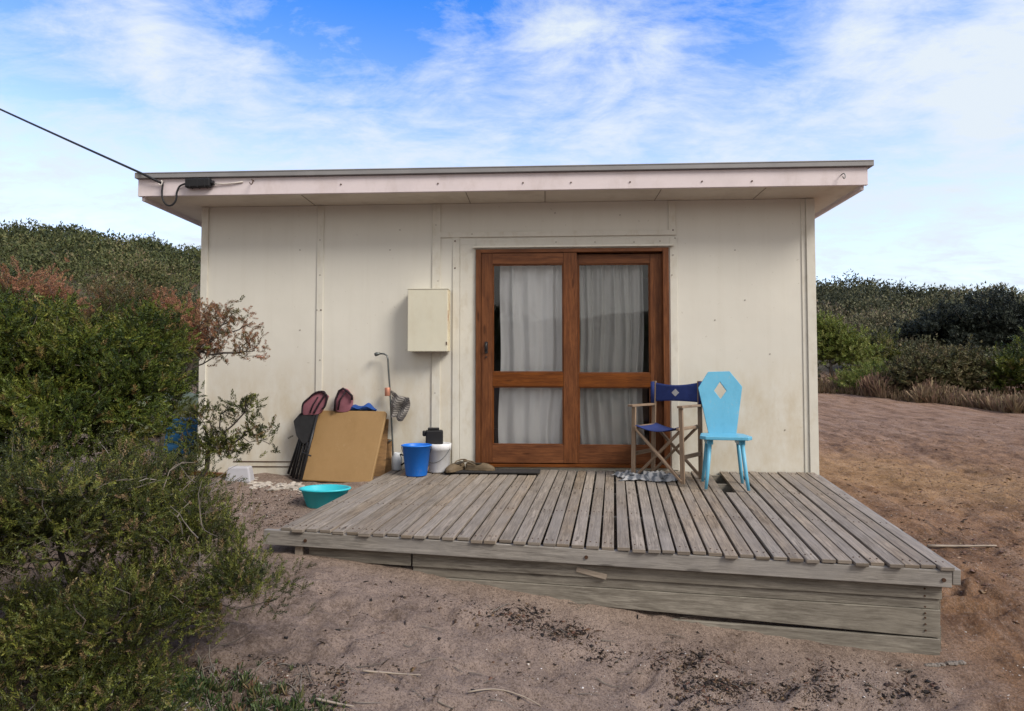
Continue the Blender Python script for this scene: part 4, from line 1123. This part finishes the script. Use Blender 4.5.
M['litter'] = leafmat('dark_leaf_litter', [(.012, .010, .010), (.03, .022, .018), (.07, .045, .03), (.16, .09, .055)], .9, 0.0)
M['whitebits'] = leafmat('white_shell_bits', [(.45, .40, .35), (.62, .58, .53), (.75, .72, .69)], .8, 0.0)

tA = sprig_template(20, .27, .105, .5, 1); tB = sprig_template(22, .20, .07, .3, 2); tR = sprig_template(20, .26, .09, .4, 3)
def lobe(px, py, d, ex, ey, ez): return (tuple(atd(px, py, d)), (ex, ey, ez))
def base_at(px, d):
    q = atd(px, 500, d); return (q[0], q[1], gz(q[0], q[1]))
def tone_green(P, ct, r): return np.where(r.random(len(P)) < .03, .95, .10+.48*ct**1.5+r.random(len(P))*.35)
def tone_olive(P, ct, r): return np.where(r.random(len(P)) < .09, .97, .06+.42*ct**1.4+r.random(len(P))*.42)
# big dark shrub
shrub('coastal_shrub', 'big dense dark green shrub at the left edge in front of the hill', base_at(20, 3.9),
      [lobe(70, 368, 3.8, .55, .45, .34), lobe(-20, 360, 3.7, .5, .45, .36), lobe(115, 400, 3.75, .38, .4, .36), lobe(40, 430, 3.5, .55, .45, .36), lobe(-60, 470, 3.5, .5, .5, .5), lobe(140, 345, 4.0, .28, .3, .22), lobe(20, 330, 3.9, .3, .3, .2)],
      560, 22, .078, tA, M['leafA'], tone_green, 21, .035, 'coastal shrubs at the left', spread=.062)
# browned shrub behind it with the branch against the wall
def tone_rust(P, ct, r):
    top = np.clip((P[:, 2]-2.0)/.45, 0, 1)
    n_ = fbm(P[:, 0]*2.2, P[:, 2]*2.2+P[:, 1], 1.0, 3, 40)
    return .2+.25*ct+r.random(len(P))*.22+np.clip((n_+.06)*2.6, 0, .6)
shrub('coastal_shrub', 'taller shrub with rust brown crown behind the dark green one', base_at(110, 4.9),
      [lobe(130, 318, 4.9, .32, .35, .27), lobe(22, 305, 4.9, .32, .35, .27), lobe(180, 335, 4.9, .22, .3, .27), lobe(75, 350, 4.9, .6, .4, .32), lobe(-80, 300, 4.9, .5, .4, .4)],
      380, 16, .08, tR, M['leafR'], tone_rust, 33, .035, 'coastal shrubs at the left', spread=.065)
def tone_rust2(P, ct, r): return .28+.45*ct+r.random(len(P))*.3
shrub('leaning_shrub', 'thin twiggy shrub with pinkish brown leaves leaning across the wall corner', base_at(165, 4.85),
      [lobe(228, 330, 4.8, .20, .22, .22), lobe(248, 350, 4.75, .14, .16, .10), lobe(215, 312, 4.85, .12, .16, .1), lobe(205, 350, 4.85, .13, .2, .14)],
      85, 4, .075, tR, M['leafR'], tone_rust2, 47, .018, None, spread=.05, stems=2)
shrub('leaning_shrub', 'small sparse green shrub growing low in front of the left wall foot', base_at(175, 4.45),
      [lobe(240, 412, 4.4, .14, .15, .12), lobe(222, 448, 4.4, .24, .18, .10), lobe(195, 420, 4.5, .13, .15, .15), lobe(255, 440, 4.35, .10, .12, .12)],
      75, 6, .07, tA, M['leafB'], tone_olive, 52, .018, None, spread=.05, stems=2)
# front shrub
shrub('coastal_shrub', 'low twiggy olive green shrub in front, spreading toward the deck', base_at(110, 2.75),
      [lobe(120, 520, 2.8, .46, .42, .28), lobe(40, 520, 2.6, .45, .4, .32), lobe(195, 560, 2.75, .24, .3, .26), lobe(240, 598, 2.7, .19, .24, .20), lobe(110, 620, 2.5, .42, .35, .25), lobe(-60, 560, 2.5, .4, .4, .4), lobe(30, 660, 2.3, .35, .3, .22), lobe(40, 720, 2.15, .40, .22, .16), lobe(120, 690, 2.3, .25, .2, .14), lobe(160, 485, 3.1, .22, .3, .17)],
      640, 23, .064, tB, M['leafB'], tone_olive, 61, .022, 'coastal shrubs at the left', spread=.05)
# bare grey twigs poking out of the front shrub
bt_ = MB(); r = np.random.default_rng(5)
for k in range(170):
    q = atd(r.uniform(5, 220), r.uniform(480, 690), r.uniform(2.5, 3.0)); d = np.array([r.normal(0, 1), r.normal(-.2, .5), r.normal(.5, .6)]); d /= np.linalg.norm(d)
    n = r.integers(3, 6); pts = [q]; 
    for j in range(n): d = d+r.normal(0, .2, 3); d /= np.linalg.norm(d); pts.append(pts[-1]+d*r.uniform(.025, .06))
    bt_.tube(pts, list(np.linspace(.003, .001, n+1)), 5, False)
    if r.random() < .6:
        e = d+r.normal(0, .8, 3); e /= np.linalg.norm(e); bt_.tube([pts[2], pts[2]+e*.06, pts[2]+e*.11+r.normal(0, .02, 3)], [.003, .002, .001], 5, False)
M['deadtwig'] = wood('grey_dead_twig', (.10, .085, .07), (.25, .22, .185), .9, 8)
front = [o for o in bpy.data.objects if o.name.startswith('coastal_shrub')][-1]
bt_.build('dead_twigs', M['deadtwig'], front)['kind'] = 'stuff'

# succulent ground cover at its foot
r = np.random.default_rng(70); P = []
for k in range(750):
    px = r.uniform(60, 335); py = r.uniform(625, 730)
    if py < 625+max(0, (px-220))*.5 and px > 200: continue
    q = atd(px, py, 2.5); P.append([q[0]+r.normal(0, .05), q[1]+r.normal(0, .08)])
P = np.array(P); P = np.c_[P, gza(P[:, 0], P[:, 1])]
tG = []
for i in range(7):
    a = i*.9; o_ = np.array([math.cos(a), math.sin(a), 0]); sd = np.array([-math.sin(a), math.cos(a), 0]); l = .7+.3*math.sin(i*3)
    d1 = o_*.45+np.array([0, 0, .75]); tG += [o_*.05-sd*.05, o_*.05+sd*.05, d1*l+sd*.035, d1*l-sd*.035]
tG = np.array(tG)
V, Q, tn = foliage_np(P, np.c_[r.normal(0, .35, (len(P), 2)), np.ones(len(P))], r.uniform(.025, .07, len(P)), np.clip(r.random(len(P))*.6+(r.random(len(P)) < .25)*.5, 0, 1), tG, 71)
o = np_mesh('ground_cover', V, Q, M['leafGrass'], tone=tn); tag(o, 'green succulent ground cover on the sand at the foot of the front shrub', 'ground cover', kind='stuff')

def chips(name, P2, smin, smax, mat, label, cat, seed, strips=.25, lift=.002, tilt=.4, crumbs=3):
    r = np.random.default_rng(seed); P2 = np.array(P2)
    A = P2+r.normal(0, .004, P2.shape)
    B = (P2[:, None, :]+r.normal(0, .03, (len(P2), crumbs, 2))).reshape(-1, 2)
    Vs = []; Ts = []
    def put(Q2, tmpl, lo, hi):
        if not len(Q2): return
        n = len(Q2); P = np.c_[Q2, gza(Q2[:, 0], Q2[:, 1])+lift]
        D = np.c_[r.normal(0, tilt, (n, 2)), np.ones(n)]
        V, _, tn = foliage_np(P, D, lo+(hi-lo)*r.random(n)**2.2, r.random(n)**1.3, tmpl, int(r.integers(1e6)))
        Vs.append(V); Ts.append(tn)
    t1 = np.array([[-.5, -.3, 0], [.1, -.5, .12], [.5, .1, 0], [-.15, .45, .08]])
    t2 = np.array([[-.5, -.1, 0], [.35, -.5, .05], [.25, .4, .15], [-.3, .25, 0]])
    t3 = np.array([[-1.2, -.12, 0], [.2, -.2, .2], [1.2, .06, 0], [.1, .16, .12]])
    m = r.random(len(A)); put(A[m < strips], t3, smin, smax*.8); put(A[m >= strips], t1, smin, smax)
    h = len(B)//2; put(B[:h], t2, smin*.5, smin*1.6); put(B[h:], t1, smin*.5, smin*1.6)
    V = np.concatenate(Vs); T_ = np.concatenate(Ts)
    o = np_mesh(name, V, np.arange(len(V)).reshape(-1, 4), mat, tone=T_); s = o.modifiers.new('thick', 'SOLIDIFY'); s.thickness = .002
    tag(o, label, cat, kind='stuff'); return o
def on_ground(px, py):
    d = 3.0; rr = ray(px, py)
    for _ in range(14):
        q = CAM+rr*d; d = max(.5, d+(q[2]-gz(q[0], q[1]))/max(.12, -rr[2])*.8)
    return CAM+rr*d
r = np.random.default_rng(80); P2 = []
for cx0, cy0, sx0, sy0, n in ((520, 616, 16, 6, 190), (545, 630, 12, 5, 90), (575, 634, 12, 5, 110), (470, 608, 22, 7, 40), (690, 660, 22, 7, 240), (720, 685, 26, 6, 260), (700, 700, 20, 5, 120), (800, 694, 28, 7, 240), (830, 672, 18, 6, 90), (600, 655, 14, 5, 60), (905, 690, 22, 9, 110), (400, 600, 60, 25, 60), (380, 660, 60, 25, 45), (620, 680, 160, 25, 170)):
    for _ in range(n):
        px, py = r.normal(cx0, sx0), r.normal(cy0, sy0)
        if py < 560+(px-300)*.16 or py > 740: continue
        q = on_ground(px, py); P2.append(q[:2])
chips('leaf_litter', P2, .005, .032, M['litter'], 'dark leaf litter and bark chips strewn over the sand before the deck', 'leaf litter', 81)
P2 = []
for _ in range(1100):
    px, py = r.uniform(60, 350), r.uniform(640, 740)
    if py < 655+abs(px-250)*.15: continue
    q = on_ground(px, py); P2.append(q[:2])
for _ in range(300):
    px, py = r.uniform(200, 300), r.uniform(485, 530); q = on_ground(px, py); P2.append(q[:2])
chips('brown_leaf_litter', P2, .008, .026, M['litter'], 'brown fallen leaves and scraps on the sand around the left shrubs', 'leaf litter', 83)
P2 = []
for _ in range(70): q = on_ground(r.uniform(480, 935), r.uniform(625, 711)); P2.append(q[:2]) if q[1] < -2.5 else None
for _ in range(60): q = on_ground(r.uniform(850, 1024), r.uniform(450, 700)); P2.append(q[:2])
for _ in range(90): q = on_ground(r.uniform(210, 320), r.uniform(480, 520)); P2.append(q[:2])
for _ in range(40): q = on_ground(r.uniform(180, 330), r.uniform(670, 715)); P2.append(q[:2])
chips('shell_bits', P2, .005, .014, M['whitebits'], 'tiny white shell bits scattered over the sand and yard', 'shells', 85, .1, crumbs=1)
P2 = []
for _ in range(2600):
    px = r.uniform(840, 1100); d = 3.0+r.random()**1.6*11; q = atd(px, 500, d)
    if q[0] > 2.75+.35*max(0, min(1, (q[1]+.2)*3)): P2.append(q[:2])
M['clod'] = leafmat('soil_clods', [(.07, .042, .028), (.13, .078, .05), (.22, .14, .095), (.32, .225, .16)], .95, 0.0)
chips('soil_clods', P2, .01, .045, M['clod'], 'small soil clods and dry bits scattered over the yard right of the deck', 'soil', 86, .2)
# fine twigs lying about
tw = MB()
def lay_twig(m, px, py, ln, a, rad):
    q = on_ground(px, py); pts = []
    bw = r.normal(0, ln*.04)
    for k in range(9):
        t = (k/8-.5)*ln; o_ = bw*(1-4*(t/ln)**2)+r.normal(0, ln*.004); x = q[0]+t*math.cos(a)-o_*math.sin(a); y = q[1]+t*math.sin(a)+o_*math.cos(a); pts.append([x, y, gz(x, y)+rad*1.2+.004])
    zl = np.polyfit(range(9), [p_[2] for p_ in pts], 2)
    for k in range(9): pts[k][2] = float(np.polyval(zl, k))+.003
    m.tube(pts, list(np.linspace(rad*1.1, rad*.55, 9)), 5)
for _ in range(45): lay_twig(tw, r.uniform(330, 930), r.uniform(600, 710), r.uniform(.04, .16), r.uniform(-.6, .9), r.uniform(.0012, .0028))
for _ in range(110): lay_twig(tw, r.uniform(100, 310), r.uniform(665, 715), r.uniform(.04, .13), r.uniform(0, 3), r.uniform(.001, .0028))
tag(tw.build('fallen_twigs', M['deadtwig']), 'thin dry twigs lying across the sand before the deck and shrub', 'twigs', kind='stuff')
for px, py, ln, a, rad, lab in ((962, 547, .52, .06, .011, 'pale straight stick on the dirt at the right of the deck'), (392, 682, .26, .25, .005, 'thin pale stick on the sand near the front shrub'), (505, 699, .34, .28, .004, 'long thin straw coloured stick at the bottom edge of the sand'), (335, 706, .16, 0, .006, 'short bleached stick beside the succulent ground cover')):
    m = MB(); lay_twig(m, px, py, ln, a, rad); tag(m.build('stick', M['stick']), lab, 'stick', 'sticks lying on the ground')

# ------------------------------------------------------------------ shrubs beyond the yard at the right
tF = sprig_template(14, .42, .20, .5, 5); tW = sprig_template(16, .40, .13, .4, 6)
def tone_any(P, ct, r): return .1+.55*ct+r.random(len(P))*.35
def far_shrub(label, px0, px1, py0, py1, d, mat, seed, nc=130, per=10, ss=.22, name='yard_shrub'):
    c = atd((px0+px1)/2, (py0+py1)/2, d); ex = (px1-px0)/2/F*d; ez = (py1-py0)/2/F*d
    bz = th(c[0], c[1]); base = (c[0], c[1], bz)
    lb = [((c[0]+k*ex*.5, c[1]+.3*math.sin(k*5+seed), c[2]-abs(k)*ez*.25), (ex*.55, ex*.5, ez*(1-.2*abs(k)))) for k in (-1, 0, 1)]
    return shrub(name, label, base, lb, nc, per, ss, tF if seed % 2 else tW, mat, tone_any, seed, .05, 'shrubs beyond the yard', spread=.16, ground=True)
far_shrub('light green shrub touching the right house corner beyond the yard', 800, 866, 312, 380, 22, M['leafLime'], 101, 150)
far_shrub('soft olive shrub between the light green shrub and the brown flowered one', 852, 912, 330, 388, 23.5, M['leafB'], 102, 150)
far_shrub('broad olive brown shrub with dry flower heads beyond the yard', 885, 1006, 343, 402, 18.8, M['leafOlive'], 103, 330)
far_shrub('low bright yellow green shrub at the edge of the yard', 842, 918, 364, 398, 20, M['leafLime'], 104, 170)
far_shrub('large dull blue green shrub on the slope at the right', 903, 1062, 293, 362, 28, M['leafBlue'], 105, 420, 10, .3)
far_shrub('dark green shrub at the right edge behind the dry grass', 1000, 1085, 330, 405, 18, M['leafA'], 106, 300)
# dry grass band
r = np.random.default_rng(110); P = []
for _ in range(4200):
    px = r.uniform(812, 1120); d = np.interp(px, [815, 1024, 1120], [20, 15.2, 13.6])+abs(r.normal(0, .9))+.1+1.5*(fbm(np.array([px*.02]), np.array([0.]), 1.0, 3, 77)[0])
    q = atd(px, 400, d); P.append([q[0], q[1]])
P = np.array(P); P = np.c_[P, gza(P[:, 0], P[:, 1])-.02]
ck = np.clip(.5+2.6*fbm(P[:, 0], P[:, 1], .9, 3, 112), .12, 1.35); kk = r.random(len(P)) < .25+ck; P = P[kk]; ck = ck[kk]
V, Q, tn = foliage_np(P, np.c_[r.normal(0, .3, (len(P), 2)), np.ones(len(P))], r.uniform(.3, .95, len(P))*(.35+.75*ck), np.clip(.5*r.random(len(P))+.9*(ck-.3), 0, 1), tG*np.array([.55, .55, 1]), 111)
o = np_mesh('dry_grass', V, Q, M['leafDry'], tone=tn); tag(o, 'reddish dry grass along the far edge of the yard', 'grass', kind='stuff')

# hill scrub: low mounded bushes covering the dunes
def mounds(name, label, spots, nq, mat, seed, qs=(.16, .34)):
    r = np.random.default_rng(seed); Vs = []; Ts = []
    for x, y, rad, ht, base_tone in spots:
        z = th(x, y); dist = math.hypot(x, y+6); sz = max(qs[0], min(qs[1], qs[2]*dist))*.9; n = int(min(2200, nq*7*rad*ht/(sz*sz)))
        d = r.normal(0, 1, (n, 3)); d /= np.linalg.norm(d, axis=1, keepdims=True); d[:, 2] = np.abs(d[:, 2])*1.15-.12
        ph = r.uniform(0, 6, 3)
        lump = .13*np.sin(d[:, 0]*8+ph[0])*np.cos(d[:, 1]*7+ph[1])+.09*np.sin(d[:, 2]*11+d[:, 0]*9+ph[2])
        k = .80+.30*r.random(n)**1.5+lump
        P = np.array([x, y, z-.15])+d*np.array([rad, rad, ht])*k[:, None]
        s = sz*r.uniform(.55, 1.35, n)
        Dn = d*.6+np.array([0, 0, .35])+r.normal(0, .6, (n, 3)); Rm = orient(Dn, r.uniform(0, 6.28, n))
        tmpl = np.array([[-.28, -.10, -.3], [.30, -.06, -.1], [.06, .05, 1.0], [-.26, .10, .25]])
        Vs.append((np.einsum('kij,nj->kni', Rm, tmpl)*s[:, None, None]+P[:, None, :]).reshape(-1, 3))
        Ts.append(np.repeat(np.clip(base_tone+lump*.8+r.normal(0, .12, n), 0, 1), 4))
    V = np.concatenate(Vs); T_ = np.concatenate(Ts); Q = np.arange(len(V)).reshape(-1, 4)
    o = np_mesh(name, V, Q, mat, tone=T_); tag(o, label, 'scrub', kind='stuff'); return o
def sector(px0, px1, d0, d1, n, seed, rmin, rmax):
    r = np.random.default_rng(seed); out = []
    for _ in range(n):
        px = r.uniform(px0, px1); d = math.sqrt(r.uniform(d0*d0, d1*d1)); q = atd(px, 379, d); rad = r.uniform(rmin, rmax)
        bt0 = float(np.clip(.30+1.1*fbm(np.array([q[0]]), np.array([q[1]]), .11, 3, 55)[0]+r.normal(0, .17)+(.35 if r.random() < .08 else 0), .05, .95))
        out.append((q[0], q[1], rad, rad*r.uniform(.6, .95), bt0))
    return out
def low(spots): return spots
mounds('hill_scrub', 'dark green scrub covering the dune hill at the left', sector(-60, 250, 11, 52, 560, 120, .7, 1.5)+sector(-420, -60, 13, 52, 250, 122, 1.0, 1.8), .62, M['leafFar'], 121, (.05, .4, .0034))
mounds('hill_scrub', 'dull green scrub covering the dune slope at the right', sector(780, 1090, 29, 72, 430, 130, 1.0, 2.2)+sector(780, 1090, 24, 29, 40, 139, .6, 1.0)+sector(1080, 1400, 17, 70, 420, 132, 1.0, 2.0), .62, M['leafHill'], 131, (.06, .5, .0034))
mounds('hill_scrub', 'scrub on the dunes beyond the back of the shack', sector(250, 780, 20, 60, 420, 133, 1.2, 2.2), .5, M['leafHill'], 134, (.1, .6, .007))
r = np.random.default_rng(140); bk_ = []
for _ in range(420):
    a = r.uniform(0, 2*math.pi); d = r.uniform(22, 62); x, y = d*math.cos(a), -6+d*math.sin(a)
    if y > -6+abs(x)*.3: continue
    rad = r.uniform(1.2, 2.6); bk_.append((x, y, rad, rad*.8, .2+.4*r.random()))
mounds('hill_scrub', 'scrub on the dunes behind the viewer, seen only in the door glass', bk_, .3, M['leafFar'], 141, (.4, .9, .02))

# ------------------------------------------------------------------ light and sky
SUN = Vector((.72, -.50, .78)).normalized()
sl = bpy.data.lights.new('sun', 'SUN'); sl.energy = 2.6; sl.angle = R_(22); sl.color = (1.0, .93, .82)
so_ = link(bpy.data.objects.new('sun', sl)); so_.rotation_euler = (-SUN).to_track_quat('-Z', 'Y').to_euler(); so_.location = (6, -8, 9)
W = bpy.data.worlds.new('World'); S.world = W; W.use_nodes = True; nt = W.node_tree
bg = nt.nodes['Background']; bg.inputs[1].default_value = .1
sk = N(nt, 'ShaderNodeTexSky', sky_type='NISHITA'); sk.sun_disc = False
sk.sun_elevation = math.asin(SUN.z); sk.sun_rotation = math.atan2(SUN.x, SUN.y); sk.dust_density = .6; sk.ozone_density = 2.0; sk.air_density = 1.0
tc = N(nt, 'ShaderNodeTexCoord').outputs['Generated']
nd = N(nt, 'ShaderNodeVectorMath', operation='NORMALIZE'); L(nt, tc, nd.inputs[0]); dv = nd.outputs[0]
sx = N(nt, 'ShaderNodeSeparateXYZ'); L(nt, dv, sx.inputs[0])
den = math_(nt, 'ADD', math_(nt, 'MAXIMUM', sx.outputs[2], 0), .18)
cbv = N(nt, 'ShaderNodeCombineXYZ'); L(nt, math_(nt, 'DIVIDE', sx.outputs[0], den), cbv.inputs[0]); L(nt, math_(nt, 'DIVIDE', sx.outputs[1], den), cbv.inputs[1])
cn = noise(nt, mapping(nt, cbv.outputs[0], (1.0, 1.25, 1), (0, 0, R_(25)), (3.1, 1.7, 0)), 3.0, 12, .66, .5)
cn2 = noise(nt, mapping(nt, cbv.outputs[0], (.8, 1.6, 1), (0, 0, R_(-30)), (9.1, 4.7, 0)), 9.0, 10, .66, .4)
fac = math_(nt, 'ADD', math_(nt, 'MULTIPLY', cn, .68), math_(nt, 'MULTIPLY', cn2, .34))
fac = math_(nt, 'ADD', math_(nt, 'MULTIPLY', math_(nt, 'SUBTRACT', fac, .51), 1.75), .49)
# placed cloud banks, given as compass directions
banks = [((95, 10), .9965, .9997, .10), ((135, 38), .9968, .9997, .13), ((180, 60), .9972, .9997, .11), ((228, 80), .9976, .9998, .10), ((262, 98), .998, .9998, .08),
         ((835, 28), .9968, .9997, .13), ((885, 36), .9968, .9997, .13), ((860, 62), .9975, .9998, .07), ((1015, 20), .988, .9985, .20), ((990, 75), .996, .9997, .10), ((600, 45), .986, .998, .08), ((540, 25), .996, .9995, .09), ((650, 110), .985, .998, .06), ((420, 130), .985, .998, .04),
         ((335, 15), .985, .998, -.11), ((745, 35), .993, .999, -.10), ((440, 45), .987, .998, -.10), ((20, 15), .990, .999, -.11), ((935, 10), .998, .9997, -.06)]
for (px, py), c0, c1, wgt in banks:
    b = Vector(ray(px, py)).normalized()
    dt = N(nt, 'ShaderNodeVectorMath', operation='DOT_PRODUCT'); L(nt, dv, dt.inputs[0]); dt.inputs[1].default_value = b
    mr = N(nt, 'ShaderNodeMapRange', interpolation_type='SMOOTHSTEP'); L(nt, dt.outputs['Value'], mr.inputs[0]); mr.inputs[1].default_value = c0; mr.inputs[2].default_value = c1
    fac = math_(nt, 'ADD', fac, math_(nt, 'MULTIPLY', mr.outputs[0], wgt))
hz = N(nt, 'ShaderNodeMapRange', interpolation_type='SMOOTHSTEP'); L(nt, sx.outputs[2], hz.inputs[0]); hz.inputs[1].default_value = .60; hz.inputs[2].default_value = .22
fac = math_(nt, 'ADD', fac, math_(nt, 'MULTIPLY', hz.outputs[0], .29))
bh = N(nt, 'ShaderNodeMapRange', interpolation_type='SMOOTHSTEP'); L(nt, sx.outputs[1], bh.inputs[0]); bh.inputs[1].default_value = .25; bh.inputs[2].default_value = -.35  # heavier, warmer cloud added unseen behind the camera to neutralise light on the wall
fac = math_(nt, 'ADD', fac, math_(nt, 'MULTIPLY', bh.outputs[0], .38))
cloud = ramp(nt, fac, [(.44, .03), (.62, .36), (.80, .72), (.98, 1)])
hv = N(nt, 'ShaderNodeHueSaturation'); hv.inputs['Saturation'].default_value = 1.45; hv.inputs['Value'].default_value = 2.3; L(nt, sk.outputs[0], hv.inputs['Color']); hv.inputs['Hue'].default_value = .515
L(nt, math_(nt, 'SUBTRACT', 1.5, math_(nt, 'MULTIPLY', hz.outputs[0], .55)), hv.inputs['Saturation'])
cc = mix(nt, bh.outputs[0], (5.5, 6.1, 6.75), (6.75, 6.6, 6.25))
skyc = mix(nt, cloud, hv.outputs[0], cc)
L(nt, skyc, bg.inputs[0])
S.view_settings.view_transform = 'Standard'; S.view_settings.look = 'None'; S.view_settings.exposure = 0.52; S.view_settings.gamma = 1.0
S.view_settings.use_curve_mapping = False
S.render.engine = 'CYCLES'
S.cycles.max_bounces = 6; S.cycles.transparent_max_bounces = 12
S.cycles.use_denoising = True
